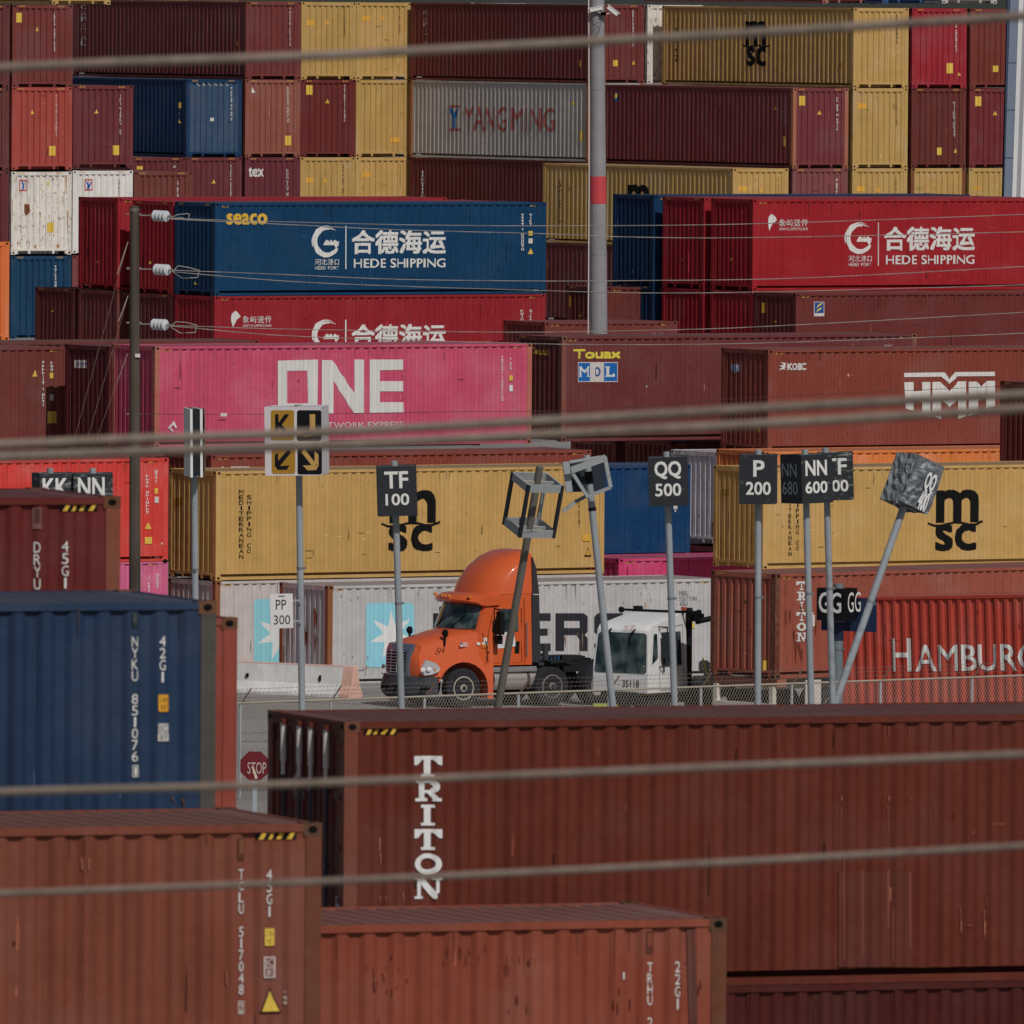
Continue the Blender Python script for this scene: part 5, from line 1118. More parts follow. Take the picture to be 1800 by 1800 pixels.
# stop sign
d = F / 87; a, b = base_of(449, 1320, 449, 1500, d)
t = thing('stop_sign', 'red stop sign partly hidden by the door end of the long container', 'sign', b, (0, 0, R(0)))
c = P(448, 1346, d) - b; rO = .318
m = MB(); m.prism([(c.x + rO * math.cos(R(22.5 + 45 * i)), c.z + rO * math.sin(R(22.5 + 45 * i))) for i in range(8)], -.07, -.064); build(m, 'sign_plate', plain('5c1c22', .6), t)  # plate and lettering colours darkened for the shade on the sign
ff = Face(t, (c.x, -.07, c.z), (1, 0, 0), (0, 0, 1), (0, -1, 0)); ff.put('lettering', [ff.T('STOP', 435, 1340, 468, 1360, .02)], plain('a09490')); ff.put('tape', [ff.PG([(442, 1346), (446, 1349), (453, 1367), (449, 1370)])], plain('b8a898'))
m = MB(); m.box((c.x - .04, -.06, 0), (c.x + .05, .0, c.z + .3)); build(m, 'post', plain('8f9aa0', .5, .3), t)

# ================================================================== concrete barrier, blocks, bin
u_, w_ = uv(R(-36))
bs = S(424, 68.2); zb = 0
t = thing('concrete_barrier', 'low white concrete barrier with pink painted top and end', 'barrier', (bs.x, bs.y, 0), (0, 0, R(-36)))
prof = [(-.3, 0), (-.3, .08), (-.17, .33), (-.085, .81), (.085, .81), (.17, .33), (.3, .08), (.3, 0)]
BL = 3.75
def bar_(name, x0, x1, mat, sc=1.0, top=False):
    m = MB(); k = len(prof); P_ = prof if not top else [(-.095, .70), (-.088, .815), (.088, .815), (.095, .70)]
    k = len(P_); n = len(m.v)
    m.v += [(x0, y * sc, z if z == 0 else z + (sc - 1)) for y, z in P_] + [(x1, y * sc, z if z == 0 else z + (sc - 1)) for y, z in P_]
    m.f += [list(range(k))[::-1], [k + i for i in range(k)]] + [[i, (i + 1) % k, k + (i + 1) % k, k + i] for i in range(k)]; m.m = [0] * len(m.f)
    return build(m, name, mat, t, bev=.012)
cw = paint('c8c0be', .3, .8); cp = paint('c49a90', .3, .8)
bar_('barrier_body', 0, BL - .35, cw); bar_('painted_end', BL - .35, BL, paint('cf9a8c', .35, .8)); bar_('painted_top', -.002, BL - .352, cp, 1.0, True)
m = MB(); m.box((.35, -.19, .42), (.42, -.15, .52)); m.box((2.7, -.19, .4), (2.75, -.15, .55)); build(m, 'lifting_slot', BLACK, t)
cbm = paint('bb9c78', .2, .9)
for x0, x1, lab in ((1406, 1441, 'tan concrete block left of the NN post foot'), (1446, 1481, 'tan concrete block between the two grey post feet')):
    d = 332; A = P(x0, 1240, d); B_ = P(x1, 1240, d); m = MB(); m.box((A.x, -.4, 0), (B_.x, .4, A.z)); o = build(m, 'concrete_block', cbm, bev=.08); o.location = (0, d, 0); tag(o, lab, 'block', 'tan blocks behind the fence')
d = 333; A = P(1038, 1239, d); B_ = P(1090, 1239, d)
t = thing('waste_bin', 'lime green bin top below the white yard tractor', 'bin', ((A.x + B_.x) / 2, d, 0)); hw2 = (B_.x - A.x) / 2
lg = plain('8f9c4a', .5)
m = MB(); m.prism([(-hw2 + .12, 0), (hw2 - .12, 0), (hw2, A.z - .12), (-hw2, A.z - .12)], -.35, .35); build(m, 'bin_body', lg, t, bev=.02)
m = MB(); m.prism([(-hw2 - .02, A.z - .12), (hw2 + .02, A.z - .12), (hw2 - .1, A.z + .02), (-hw2 + .08, A.z + .02)], -.38, .38); build(m, 'lid', lg, t, bev=.02)
# seams and patches in the asphalt
rg = random.Random(3); tar = plain('3f3b38', .9); tar2 = paint('6a6561', .1, .9)
for i, (x0, y0, x1, y1) in enumerate(((300, 1228, 640, 1238), (420, 1290, 470, 1288), (415, 1305, 640, 1300), (330, 1345, 640, 1352), (330, 1392, 480, 1388), (640, 1236, 1100, 1242))):
    def gp(x, y): v = ray(x, y); k = -HC / v.z; return Vector((0, 0, HC)) + v * k
    A = gp(x0, y0); B_ = gp(x1, y1); m = MB(); n = 14; wd = .05
    pts = [A.lerp(B_, q / n) + Vector((0, rg.uniform(-.35, .35), 0)) for q in range(n + 1)]
    for p_, q_ in zip(pts, pts[1:]): m.poly([(p_.x, p_.y - wd, .006), (q_.x, q_.y - wd, .006), (q_.x, q_.y + wd, .006), (p_.x, p_.y + wd, .006)])
    o = build(m, 'road_seam', tar); struct(o)
# ================================================================== vehicles
def multi(out, ys, fn=None):
    """side outline (x, z) repeated across the width, warped by fn"""
    m = MB(); k = len(out)
    for y in ys:
        for x, z in out: m.v.append(tuple(fn(x, y, z)) if fn else (x, y, z))
    for j in range(len(ys) - 1):
        for i in range(k):
            i2 = (i + 1) % k; m.f.append([j*k + i, (j+1)*k + i, (j+1)*k + i2, j*k + i2]); m.m.append(0)
    m.f.append(list(range(k))); m.f.append([(len(ys)-1)*k + i for i in range(k)][::-1]); m.m += [0, 0]
    return m
rub = paint('25262a', 0, .85, .15); rimw = plain('a89f94', .45, .2); chrome = plain('a8a8aa', .25, .7)
def wheel(root, c, r, wd, rim=rimw, side=1):
    c = Vector(c); ax = Vector((0, side, 0)); m = MB(); h = wd / 2
    m.lathe(c, ax, [(-h, r * .62), (-h, r * .93), (-h * .8, r), (h * .8, r), (h, r * .93), (h * .98, r * .8), (h * .9, r * .60)], 32)
    w_ = build(m, 'wheel', rub, root, smooth=35)
    m = MB(); m.lathe(c, ax, [(h * .5, r * .6), (h * .96, r * .6), (h * .98, r * .55), (h * .6, r * .5), (h * .55, r * .3), (h * .75, r * .28), (h * .8, r * .2), (h * 1.05, r * .18), (h * 1.1, r * .1)], 24); ri = build(m, 'rim', rim, w_, smooth=35)
    m = MB()
    for i in range(10):
        a_ = i * math.pi / 5; m.tube(c + ax * h * .58 + Vector((math.cos(a_), 0, math.sin(a_))) * r * .4, c + ax * (h * .58 + .03) + Vector((math.cos(a_), 0, math.sin(a_))) * r * .4, .022 if i % 2 else .034, n=8)
    m.tube(c + ax * h * 1.0, c + ax * h * 1.15, r * .12, n=10); build(m, 'hub_bolts', plain('2a2826'), w_)
    if root.scale.x != 1: k_ = root.scale.x; w_.scale.x = 1 / k_; w_.location.x = c.x * (1 - 1 / k_)
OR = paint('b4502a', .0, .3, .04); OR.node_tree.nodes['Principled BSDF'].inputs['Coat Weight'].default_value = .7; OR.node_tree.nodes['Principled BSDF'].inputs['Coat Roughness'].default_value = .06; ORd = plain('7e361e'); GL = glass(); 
TA = R(211); d = F / 69.5; XS = 1.09
wl = P(815, 1210, d); lf = Vector((-math.sin(TA), math.cos(TA), 0)); og = wl - lf * 1.12; og.z = 0
t = thing('semi_truck', 'orange semi truck tractor with tall roof fairing in front of the star logo container', 'truck', og, (0, 0, TA)); t.scale = (XS, 1, 1); TRUCK = t
arch = [(.66 * math.cos(R(a)), .5 + .66 * math.sin(R(a))) for a in range(178, -2, -15)]
out = [(-.80, .22), (-.66, .22)] + arch + [(.66, .78), (1.16, .78), (1.2, 1.0), (1.19, 1.3), (1.12, 1.52), (.95, 1.65), (.55, 1.78), (.1, 1.90), (-.38, 1.99), (-.80, 2.0)]
def hoodf(x, y, z):
    k = 1.0
    if x > -.5: k *= 1 - .34 * min(1, max(0, (z - 1.12) / .75)) * min(1, (x + .5) / .8)
    k *= 1 - .24 * max(0, (x - .45) / .75) ** 1.6
    q = abs(y) / 1.12
    zz = z - (.10 * q ** 4 if z > 1.4 else 0) + (.05 * (1 - q) if z > 1.4 else 0)
    xx = x - (.16 * q ** 3 if x > 1.0 else 0)
    return (xx, y * k, zz)
hood = build(multi(out, [-1.12, -1.08, -.95, -.75, -.5, -.25, 0, .25, .5, .75, .95, 1.08, 1.12], hoodf), 'hood', OR, t, smooth=28)
def cabf(x, y, z):
    q = abs(y) / 1.1; xx = x
    if x > -.7: xx = x + .34 * (1 - q ** 2)
    return (xx, y * (1 - .06 * max(0, (z - 1.9) / .9)), z)
out = [(-1.86, 1.06), (-1.86, 2.86), (-.72, 2.86), (-.66, 2.64), (-.42, 1.95), (-.42, 1.06)]
YS = [-1.1, -.95, -.7, -.4, 0, .4, .7, .95, 1.1]
cab = build(multi(out, YS, cabf), 'cab', OR, t, smooth=30)
m = MB(); YG = [-1.02, -.7, -.4, 0, .4, .7, 1.03]
for a_, b_ in zip(YG, YG[1:]):
    def wpt(y, k): x0, z0 = (-.43 - .215 * k, 1.99 + .62 * k); v = cabf(x0 + .001, y * (1 - .02 * k), z0); return (v[0] + .022, v[1], v[2])
    m.poly([wpt(a_, 0), wpt(b_, 0), wpt(b_, 1), wpt(a_, 1)])
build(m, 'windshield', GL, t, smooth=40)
m = MB()
for y in (-.5, .3):
    a_ = Vector(wpt(y, .0)) + Vector((.02, 0, .0)); b_ = Vector(wpt(y + .35, .55)) + Vector((.02, 0, 0)); m.tube(a_, b_, .012, n=5)
build(m, 'wiper', BLACK, t)
out = [(-.98, 2.66), (-.62, 2.64), (-.46, 2.66), (-.40, 2.72), (-.46, 2.80), (-.62, 2.88), (-.98, 2.90)]
vis = build(multi(out, YS + [1.14], lambda x, y, z: (x + (.34 if x > -.9 else 0) * (1 - (abs(y) / 1.14) ** 2), y * .97, z - .06 * (abs(y) / 1.1) ** 3)), 'sun_visor', OR, t, smooth=35)
lampm = bpy.data.materials.new('marker_lamp'); lampm.use_nodes = True; bb = lampm.node_tree.nodes['Principled BSDF']; bb.inputs['Base Color'].default_value = (.7, .22, .04, 1); bb.inputs['Roughness'].default_value = .2
for y in (-.85, -.16, 0, .16, .85):
    x_ = -.50 + .34 * (1 - (abs(y) / 1.14) ** 2) + .06; m = MB(); boxat(m, (x_, y, 2.80), Vector((.03, 0, -.02)), Vector((0, .035, 0)), Vector((.02, 0, .03))); build(m, 'marker_light', lampm, t, bev=.01)
dz_ = [(-.58, 2.86), (-.66, 3.10), (-.80, 3.33), (-1.02, 3.58), (-1.30, 3.79), (-1.60, 3.92), (-1.90, 3.96), (-1.90, 2.86)]
def domef(x, y, z):
    q = abs(y) / 1.06; h_ = max(0, (z - 2.86) / 1.1)
    xx = max(x - .46 * q ** 3.4 * (1 - .35 * h_), -1.89) if x > -1.85 else x
    zz = z - (.13 * q ** 5 * (1 if z > 3.0 else 0))
    fr = max(0, min(1, (-x - .4) / 1.0)); k = .98 * (1 - .06 * h_ ** 2)
    return (xx, y * k, zz)
build(multi(dz_, [-1.06, -1.03, -.96, -.85, -.65, -.35, 0, .35, .65, .85, .96, 1.03, 1.06], domef), 'roof_fairing', OR, t, smooth=38)
bmp = plain('3b3d42', .55)
out = [(.70, .27), (1.22, .24), (1.34, .36), (1.36, .58), (1.28, .80), (.70, .80)]
bpr = build(multi(out, [-1.14, -1.05, -.85, -.5, 0, .5, .85, 1.05, 1.14], lambda x, y, z: (x - (.34 * (abs(y) / 1.14) ** 2.4 if x > 1 else 0), y * (1 - .04 * max(0, (x - .7) / .6)), z)), 'bumper', bmp, t, smooth=35)
m = MB()
for y in (-.3, .3): boxat(m, (1.35, y, .5), Vector((.015, 0, 0)), Vector((0, .2, 0)), Vector((0, 0, .07)))
boxat(m, (.98, 1.08, .52), Vector((.12, 0, 0)), Vector((-.03, .03, 0)), Vector((0, 0, .05)))
build(m, 'fog_light_recess', BLACK, bpr)
# grille
def gf(x, y, z): return (x - .10 * (abs(y) / .62) ** 3, y * (1 + .10 * (z - 1.1)), z)
m = multi([(1.17, .80), (1.255, .80), (1.27, 1.1), (1.24, 1.45), (1.17, 1.60), (1.10, 1.62), (1.10, .80)], [-.56, -.45, -.2, 0, .2, .45, .56], gf)
gr = build(m, 'grille', plain('6c7684', .25, .6), t, smooth=35)
m = multi([(1.20, .86), (1.262, .86), (1.278, 1.1), (1.25, 1.43), (1.20, 1.5)], [-.47, -.3, 0, .3, .47], gf); build(m, 'grille_opening', BLACK, gr)
for i in range(8):
    z = .90 + i * .075; xg = 1.268 + .012 * math.sin((z - .8) * 3) - max(0, z - 1.2) * .09
    m = MB()
    for a_, b_ in zip((-.46, -.3, 0, .3), (-.3, 0, .3, .46)):
        p_ = Vector(gf(xg, a_, z)); q_ = Vector(gf(xg, b_, z)); boxat(m, (p_ + q_) / 2 + Vector((.008, 0, 0)), Vector((.012, 0, 0)), (q_ - p_) / 2, Vector((0, 0, .010)))
    build(m, 'grille_slat', chrome, gr)
for y in (-.14, .14):
    m = MB(); p_ = Vector((1.29, y, .88)); q_ = Vector((1.262, y * 1.05, 1.46)); m.tube(p_, q_, .014, n=6); build(m, 'grille_slat', chrome, gr)
hl = plain('b4b4b8', .12, .3)
for sgn in (1, -1):
    m = MB(); pts = [(1.13, .88), (1.08, .83), (.80, .86), (.64, .93), (.60, 1.02), (.70, 1.15), (.92, 1.24), (1.08, 1.2), (1.13, 1.05)]
    n = len(pts); m.v = []
    for dy in (-.02, .02):
        for x, z in pts:
            v = hoodf(x, 1.12, z); m.v.append((v[0] + .03 + (.02 if dy > 0 else 0), sgn * (v[1] + dy + .035 - (.05 if x > 1.1 else 0)), z))
    m.f = [list(range(n)), [n + i for i in range(n)][::-1]] + [[i, n + i, n + (i + 1) % n, (i + 1) % n] for i in range(n)]; m.m = [0] * len(m.f)
    o = build(m, 'headlight', hl, t, bev=.008)
    m = MB()
    for x, z in ((1.0, .98), (.86, .99)): v = hoodf(x, 1.12, z); m.lathe((v[0] + .03, sgn * (v[1] + .03), z), (.3, sgn, 0), [(0, .06), (.012, .055), (.02, .03)], 12)
    build(m, 'bulb', plain('dcdcdc', .1), o, smooth=40)
    m = MB(); v = hoodf(.74, 1.12, .98); boxat(m, (v[0] + .02, sgn * (v[1] + .035), .97), Vector((.02, 0, 0)), Vector((0, .012, 0)), Vector((0, 0, .04))); build(m, 'turn_signal', lampm, o)
# door and side details (left side visible)
fs_ = Face(t, (0, 1.12, 0), (-1, 0, 0), (0, 0, 1), (0, 1, 0))
for sgn in (1, -1):
    def sd(pts, dy, name, mat, par=None):
        m = MB(); n = len(pts); m.v = [(x, sgn * (1.1 * (1 - .06 * max(0, (z - 1.9) / .9)) + dy), z) for x, z in pts] + [(x, sgn * (1.1 * (1 - .06 * max(0, (z - 1.9) / .9)) - .02), z) for x, z in pts]
        m.f = [list(range(n)), [n + i for i in range(n)][::-1]] + [[i, n + i, n + (i + 1) % n, (i + 1) % n] for i in range(n)]; m.m = [0] * len(m.f); return build(m, name, mat, par or t)
    dr = sd([(-.70, 1.12), (-1.55, 1.12), (-1.58, 1.9), (-1.52, 2.56), (-.98, 2.58), (-.80, 2.35), (-.66, 1.95)], .010, 'door', OR)
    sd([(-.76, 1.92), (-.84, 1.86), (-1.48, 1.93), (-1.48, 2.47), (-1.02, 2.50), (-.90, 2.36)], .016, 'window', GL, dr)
    sd([(-1.38, 1.36), (-1.50, 1.36), (-1.51, 1.66), (-1.40, 1.66)], .02, 'door_handle', BLACK, dr)
    for a_, b_ in (((-1.66, 1.1), (-1.66, 2.75)), ((-.62, 1.12), (-.66, 1.9)), ((-.66, 1.9), (-.80, 2.38)), ((-1.58, 1.12), (-1.58, 2.5))):
        m = MB(); p_ = Vector((a_[0], sgn * (1.112 - .066 * max(0, (a_[1] - 1.9) / .9)), a_[1])); q_ = Vector((b_[0], sgn * (1.112 - .066 * max(0, (b_[1] - 1.9) / .9)), b_[1])); m.tube(p_, q_, .007, n=5); build(m, 'seam', plain('4a2010'), t)
    m = MB(); boxat(m, (-.82, sgn * 1.42, 2.15), Vector((.06, 0, 0)), Vector((0, .12, 0)), Vector((0, 0, .30))); mr_ = build(m, 'side_mirror', BLACK, t, bev=.03)
    m = MB(); m.chain([(-.8, sgn * 1.08, 1.75), (-.82, sgn * 1.38, 1.78), (-.82, sgn * 1.4, 1.9)], .03); m.chain([(-.85, sgn * 1.05, 2.5), (-.82, sgn * 1.38, 2.48)], .02); boxat(m, (-.84, sgn * 1.3, 1.72), Vector((.06, 0, 0)), Vector((0, .09, 0)), Vector((0, 0, .11))); build(m, 'mirror_arm', BLACK, mr_)
    m = MB(); v = Vector(hoodf(.42, sgn * 1.0, 1.55)); m.chain([v + Vector((0, 0, -.18)), v + Vector((-.02, sgn * .08, .1)), v + Vector((-.04, sgn * .08, .32))], .028); m.lathe(v + Vector((-.02, sgn * .08, .40)), (-1, 0, 0), [(-.04, .06), (.0, .10), (.05, .10), (.06, .03)], 14); m.lathe(v + Vector((0, sgn * .03, -.25)), (0, 0, 1), [(-.1, .05), (0, .09), (.13, .06)], 10); build(m, 'hood_mirror', BLACK, t, smooth=40)
    m = MB(); m.tube((-.86, sgn * .82, .68), (-2.0, sgn * .82, .68), .27, n=24); tk = build(m, 'fuel_tank', plain('b0a8a2', .22, .6), t, smooth=40)
    m = MB(); boxat(m, (-1.4, sgn * .95, .99), Vector((.6, 0, 0)), Vector((0, .12, 0)), Vector((0, 0, .025))); boxat(m, (-1.4, sgn * 1.08, .93), Vector((.6, 0, 0)), Vector((0, .012, 0)), Vector((0, 0, .04))); build(m, 'step', chrome, tk)
    for x in (-1.1, -1.75): m = MB(); m.tube((x, sgn * .82, .68), (x - .07, sgn * .82, .68), .28, n=24); build(m, 'tank_strap', plain('3c3632'), tk, smooth=40)
    m = MB(); m.prism([(-1.88, 1.15), (-2.12, 1.15), (-2.06, 2.9), (-1.98, 3.5), (-1.88, 3.8)], sgn * 1.06, sgn * 1.0); build(m, 'side_extender', plain('2e2e32', .6), t)
    m = MB(); m.box((-2.10, sgn * 1.055, 2.83), (-1.9, sgn * 1.065, 2.85)); build(m, 'trim_strip', OFFW, t)
m = MB()
for a_, b_ in zip([-1.1, -.8, -.4, 0, .4, .8], [-.8, -.4, 0, .4, .8, 1.1]): m.tube(Vector(hoodf(-.44, a_, 2.0)) + Vector((0, 0, .004)), Vector(hoodf(-.44, b_, 2.0)) + Vector((0, 0, .004)), .008, n=5)
for sgn in (1, -1):
    m.chain([hoodf(-.66, sgn * 1.122, 1.15), hoodf(-.60, sgn * 1.122, 1.75), hoodf(-.50, sgn * 1.10, 1.98)], .008, n=5)
    m.chain([(.62, sgn * 1.125, .79), (.9, sgn * 1.06, .80), (1.1, sgn * .96, .80)], .01, n=5)
build(m, 'hood_seam', plain('3a1a10'), t)
for sgn in (1, -1):
    m = MB(); m.chain([(-1.70, sgn * 1.10, 1.25), (-1.70, sgn * 1.16, 1.3), (-1.70, sgn * 1.15, 2.1), (-1.70, sgn * 1.09, 2.15)], .014); build(m, 'grab_handle', chrome, t)
    m = MB(); m.box((-.60, sgn * 1.115, 1.52), (-.48, sgn * 1.125, 1.60)); build(m, 'side_marker', lampm, t)
    m = MB(); m.lathe((-.66, sgn * 1.10, 1.40), (0, sgn, 0), [(0, .03), (.02, .03), (.03, .015)], 10); build(m, 'hood_latch', plain('5a2a18'), t)
fs_.o.y = .97
fs_.put('lettering', [fs_.T('01', 768, 1138, 781, 1146, .0)], plain('3a2018'))
sidef = Face(t, (0, .93, 0), (-1, 0, 0), (0, 0, 1), (0, 1, 0))
fd = Face(t, (0, 1.115, 0), (-1, 0, 0), (0, 0, 1), (0, 1, 0)); 
fd.put('paper_sign', [fd.PG([(872, 1114), (903, 1109), (907, 1136), (875, 1140)])], plain('cfc8c6')); fd.put('lettering', [fd.RC(877, 1118, 890, 1119.5), fd.RC(876, 1122, 894, 1123.5), fd.RC(880, 1126, 894, 1127.2)], plain('a05050')); fd.put('lettering', [fd.RC(880, 1130, 903, 1131), fd.RC(882, 1134, 900, 1135)], plain('77777a'))
fd.put('sticker', [fd.RC(838, 1129, 844, 1134), fd.RC(847, 1129, 853, 1134), fd.RC(850, 1121, 856, 1128)], plain('c4beb4')); fd.put('sticker', [fd.RC(854, 1128, 858, 1135)], plain('6a6662'))
fl_ = Face(t, (0, 1.10, 0), (-1, 0, 0), (0, 0, 1), (0, 1, 0)); fl_.put('flag_decal', [fl_.RC(809, 1129, 822, 1137)], plain('c8aaa8')); fl_.put('flag_decal', [fl_.RC(809, 1129.2, 813, 1133)], plain('3a4a78')); fl_.put('flag_decal', [fl_.RC(813, y, 822, y + .8) for y in (1129.5, 1131.5, 1133.5, 1135.5)], plain('a84848'))
blk = paint('1b1c1f', .05, .6)
m = MB()
for s1 in (-.43, .43): m.box((-5.4, s1 - .04, .82), (-.6, s1 + .04, 1.08))
for x in (-2.4, -3.1, -4.0, -5.2): m.box((x, -.39, .86), (x + .12, .39, 1.04))
build(m, 'frame_rail', blk, t)
m = MB(); m.lathe((-3.35, 0, 1.10), (0, 0, 1), [(0, .5), (.1, .5), (.12, .42)], 20); m.box((-3.8, -.45, 1.06), (-2.9, .45, 1.12)); build(m, 'fifth_wheel', blk, t)
for sgn in (1, -1):
    wheel(t, (0, sgn * .98, .5), .5, .30, side=sgn)
    for x in (-2.35, -3.68): wheel(t, (x, sgn * .95, .5), .5, .58, rim=plain('6e6862', .6), side=sgn)
    m = MB(); m.prism([(-2.95, 1.0), (-2.98, 1.1), (-2.7, 1.16), (-2.3, 1.14), (-2.3, 1.08), (-2.7, 1.1)], sgn * .66, sgn * 1.22); m.box((-4.45, min(sgn * .66, sgn * 1.22), .25), (-4.42, max(sgn * .66, sgn * 1.22), 1.1)); m.box((-3.05, min(sgn * .45, sgn * .62), .7), (-2.95, max(sgn * .45, sgn * .62), 1.25)); build(m, 'mud_guard', blk, t)
m = MB(); m.box((-2.35, -1.0, 1.2), (-2.12, -.2, 1.75)); m.tube((-2.25, -.6, 1.1), (-2.25, -.6, 1.2), .1); build(m, 'equipment_box', plain('b0986f', .7), t)
m = MB(); m.tube((-2.2, .35, 1.05), (-2.2, .35, 1.9), .05); m.tube((-2.5, .6, 1.05), (-2.5, .6, 1.55), .07); m.box((-2.9, -.9, 1.02), (-2.15, .9, 1.10)); m.tube((-2.15, 0, 1.15), (-3.2, .1, 1.18), .05); build(m, 'exhaust_and_lines', plain('35363a', .5), t)
m = MB(); pts = []
for i in range(90): a_ = i * .7; pts.append((-2.1 - i * .011, .5 + .06 * math.cos(a_), 1.22 - .1 * math.sin(i / 90 * 3.14) + .06 * math.sin(a_)))
m.chain(pts, .012, n=5); build(m, 'air_hose', plain('2a5c84'), t)
# ------------------------------------------------ white yard tractor
YA = R(235); d = F / 71; cpt = P(1137, 1200, d); cpt.z = 0
t = thing('yard_tractor', 'white yard tractor cab with dark windows facing the camera, beside the QQ post', 'truck', cpt, (0, 0, YA)); t.scale.y = 1.04
WP = paint('cfc6c2', .08, .4, .05); WG = plain('b9b6b6', .5)
out = [(.02, .78), (.0, 1.45), (-.10, 2.33), (-.20, 2.46), (-1.72, 2.76), (-1.74, 2.72), (-1.74, .78)]
def ycf(x, y, z):
    c_ = y + .76; k = 1.06 - .09 * max(0, (z - 1.4) / 1.2); return (x, -.76 + c_ * k, z)
build(multi(out, [-1.52, -1.2, -.76, -.3, .0], ycf), 'cab', WP, t, smooth=15, bev=.02)
def q3(x, y, z, o=.0): v = ycf(x, y, z); return (v[0] + o, v[1], v[2])
def fx(z): return .0 - (.10 * (z - 1.45) / .88 if z > 1.45 else -.02 * (1.45 - z) / .67)
m = MB(); P0 = [(1.32, -1.47), (1.27, -1.42), (1.27, -.10), (1.32, -.05), (2.22, -.06), (2.27, -.12), (2.27, -1.40), (2.22, -1.46)]
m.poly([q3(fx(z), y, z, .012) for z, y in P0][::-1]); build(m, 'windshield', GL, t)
m = MB()
for y in (-1.05, -.35): 
    p_ = Vector(q3(fx(2.34), y, 2.36, .05)); m.chain([p_ + Vector((0, -.02, .0)), p_ + Vector((.03, -.14, -.12)), p_ + Vector((0, -.2, -.42))], .022)
build(m, 'wiper', BLACK, t)
m = MB(); m.poly([q3(fx(z), y, z, .008) for y, z in ((-1.48, 1.12), (-.02, 1.12), (-.02, .82), (-1.48, .82))]); build(m, 'front_panel', WG, t)
ffr = Face(t, (.012, -1.52, 0), (0, 1, 0), (0, 0, 1), (1, 0, 0))
ffr.put('lettering', [ffr.T('35118', 1095, 1196, 1124, 1207.5, .02)], BLACK, lift=.02); ffr.o.x = -.09; ffr.put('lettering', [ffr.T('NO EPS', 1099, 1099, 1118, 1106, .01)], plain('a04040'), lift=.03)
m = MB()
for y0, y1, c_ in ((-1.5, -1.3, 0), (-1.3, -.95, 1), (-.95, -.85, 0), (-.85, -.5, 1)): m.mi = c_; m.box((.02, y0, .70), (.04, y1, .77))
build(m, 'reflective_strip', [OFFW, plain('9a2c30')], t)
for x0, x1, z0, z1, nm in ((-.16, -.42, 1.5, 2.25, 'window'), (-.62, -1.45, 1.45, 2.28, 'window')):
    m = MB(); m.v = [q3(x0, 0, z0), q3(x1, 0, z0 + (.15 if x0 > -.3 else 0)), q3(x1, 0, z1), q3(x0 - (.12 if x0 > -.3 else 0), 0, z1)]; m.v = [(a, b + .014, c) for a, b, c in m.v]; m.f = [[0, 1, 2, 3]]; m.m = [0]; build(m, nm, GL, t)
for a_, b_ in (((-.50, .85), (-.50, 2.36)), ((-1.56, .85), (-1.56, 2.45)), ((-.50, 2.36), (-1.56, 2.45)), ((-.5, .85), (-1.56, .85))):
    m = MB(); m.tube(Vector(q3(a_[0], 0, a_[1])) + Vector((0, .006, 0)), Vector(q3(b_[0], 0, b_[1])) + Vector((0, .006, 0)), .008, n=5); build(m, 'seam', plain('8d8784'), t)
m = MB(); m.box((-.27, -.005, .92), (-.42, .02, 1.28)); build(m, 'grab_recess', BLACK, t)
fsd = Face(t, (0, .005, 0), (-1, 0, 0), (0, 0, 1), (0, 1, 0))
fsd.put('lettering', [fsd.T('35118', 1170, 1201, 1195, 1210, .02)], BLACK); fsd.o.y = -.06; fsd.put('lettering', [fsd.T('EPS', 1188, 1104, 1197, 1116, .02)], BLACK, lift=.03); fsd.put('lettering', [fsd.RC(1168, 1182, 1192, 1183.5), fsd.RC(1168, 1188, 1196, 1190)], plain('b08a88'), lift=.075)
m = MB(); boxat(m, (-.55, .22, 1.95), Vector((.03, .0, 0)), Vector((0, .13, 0)), Vector((0, 0, .30))); m.chain([(-.5, 0, 2.42), (-.55, .22, 2.42), (-.55, .22, 2.2)], .02); m.chain([(-.5, 0, 1.4), (-.55, .24, 1.5), (-.55, .22, 1.7)], .02); build(m, 'side_mirror', plain('2b2e32'), t, bev=.01)
m = MB(); m.box((-5.6, -1.3, .55), (.05, -.25, .80)); m.box((.02, -1.5, .45), (.10, .0, .68)); m.box((-1.9, -1.6, .5), (-1.75, .1, .75)); build(m, 'chassis', blk, t)
m = MB(); m.box((-1.95, -.18, .75), (-1.80, .02, 2.85)); m.box((-1.95, -1.6, .75), (-1.80, -1.42, 2.85)); m.box((-1.93, -1.62, 2.66), (-1.82, .04, 2.76)); build(m, 'cab_guard', blk, t)
m = MB(); zt2 = 2.76; m.tube((-1.55, -1.75, zt2), (-1.55, .45, zt2), .03, n=8); m.tube((-1.9, -.1, 2.7), (-1.55, .45, zt2), .05, n=8)
for y in (-1.78, .47): m.lathe((-1.55, y, zt2 - .02), (0, 0, 1), [(-.06, .03), (-.02, .07), (.06, .07), (.09, .03)], 10)
m.box((-2.2, .0, 2.52), (-1.7, .2, 2.70)); m.tube((-2.0, .1, 2.5), (-2.6, .5, 2.65), .07)
build(m, 'light_rack', BLACK, t)
m = MB(); m.tube((-1.55, -1.05, zt2 + .04), (-1.55, -1.05, zt2 + .2), .05); build(m, 'beacon', plain('a8988c', .2), t, bev=.01)
m = MB(); m.box((-1.6, -.02, zt2 + .04), (-1.5, .08, zt2 + .12)); build(m, 'tail_light', plain('a0453a'), t)
for y in (-.25, -1.3): wheel(t, (-.75, y, .5), .5, .28, rim=plain('2a2a2c'), side=1 if y > -.5 else -1)
for y in (-.15, -1.4): wheel(t, (-4.6, y, .5), .5, .5, rim=plain('6a645e'), side=1 if y > -.5 else -1)
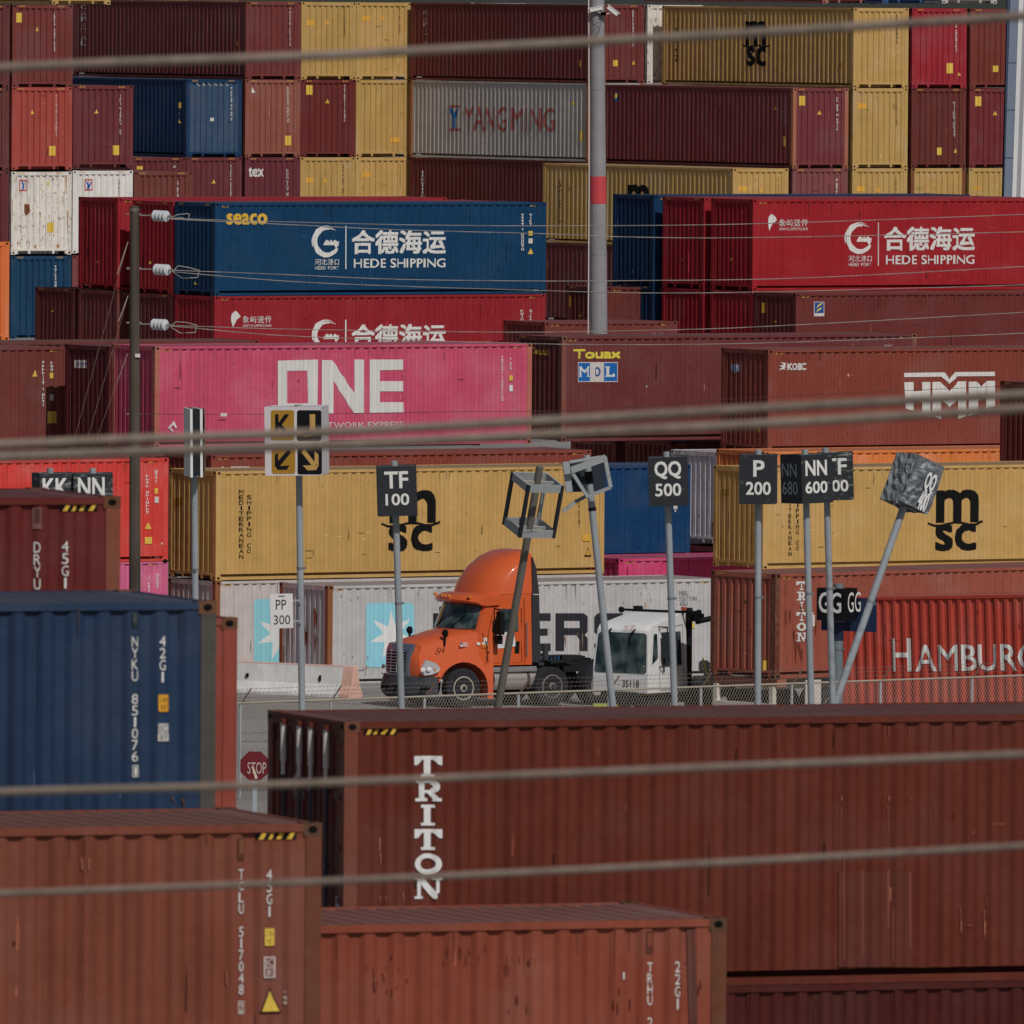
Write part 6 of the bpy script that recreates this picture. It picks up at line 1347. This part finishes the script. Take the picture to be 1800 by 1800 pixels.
m = MB(); m.lathe((.10, -.35, .38), (1, 0, 0), [(0, .09), (.03, .08), (.04, .03)], 12); m.lathe((.10, -1.2, .38), (1, 0, 0), [(0, .09), (.03, .08), (.04, .03)], 12); build(m, 'headlight', plain('b8b8ba', .15), t, smooth=40)
m = MB(); m.box((-3.3, .0, .8), (-2.5, .25, 1.25)); m.lathe((-2.3, .15, 1.25), (0, 0, 1), [(0, .1), (.05, .14), (.22, .14), (.28, .08)], 12); m.tube((-2.0, .1, 1.0), (-2.5, .4, 1.3), .05); build(m, 'engine_box', paint('9b9896', .3), t)
m = MB(); m.chain([(-2.0, .3, 1.6), (-2.15, .5, .7), (-2.2, .5, .4)], .02); build(m, 'hose', plain('a8a83a'), t)
# ------------------------------------------------ chassis under the rust-brown container
al = R(40); base = TRI2.location; t = thing('container_chassis', 'white-framed container chassis under the rust-brown container behind the fence', 'trailer', (base.x, base.y, 0), (0, 0, al))
zb = base.z; wf = paint('b0a8a0', .35, .6)
m = MB(); m.box((.2, .75, zb - .30), (12.0, .90, zb - .004)); m.box((.2, 1.55, zb - .30), (12.0, 1.70, zb - .004)); build(m, 'beam', wf, t)
m = MB(); m.box((.1, .02, zb - .2), (.4, 2.42, zb - .004)); m.box((11.8, .02, zb - .2), (12.1, 2.42, zb - .004)); build(m, 'bolster', paint('8c5a48', .5), t)
m = MB(); m.box((.02, .1, zb - .72), (.14, .24, zb - .2)); m.box((.02, 2.2, zb - .72), (.14, 2.34, zb - .2)); m.box((.0, .1, zb - .78), (.14, 2.34, zb - .62)); m.box((-.005, .5, zb - .74), (0, 1.9, zb - .66)); build(m, 'rear_bumper', wf, t)
m = MB(); m.box((1.0, -.02, zb - .7), (1.5, .02, zb - .05)); m.box((2.2, .0, zb - .10), (4.5, .05, zb - .02)); m.box((2.2, .0, zb - .42), (4.5, .03, zb - .36)); build(m, 'side_guard', OFFW, t)
for x in (2.0, 3.3):
    for y in (.35, 2.1): wheel(t, (x, y, .5), .5, .5, rim=plain('6a645e'), side=-1 if y < 1 else 1)
m = MB()
for y in (.4, 2.0): m.box((9.0, y - .06, 0), (9.15, y + .06, zb - .2)); m.box((8.9, y - .15, 0), (9.25, y + .15, .03))
build(m, 'landing_leg', wf, t)
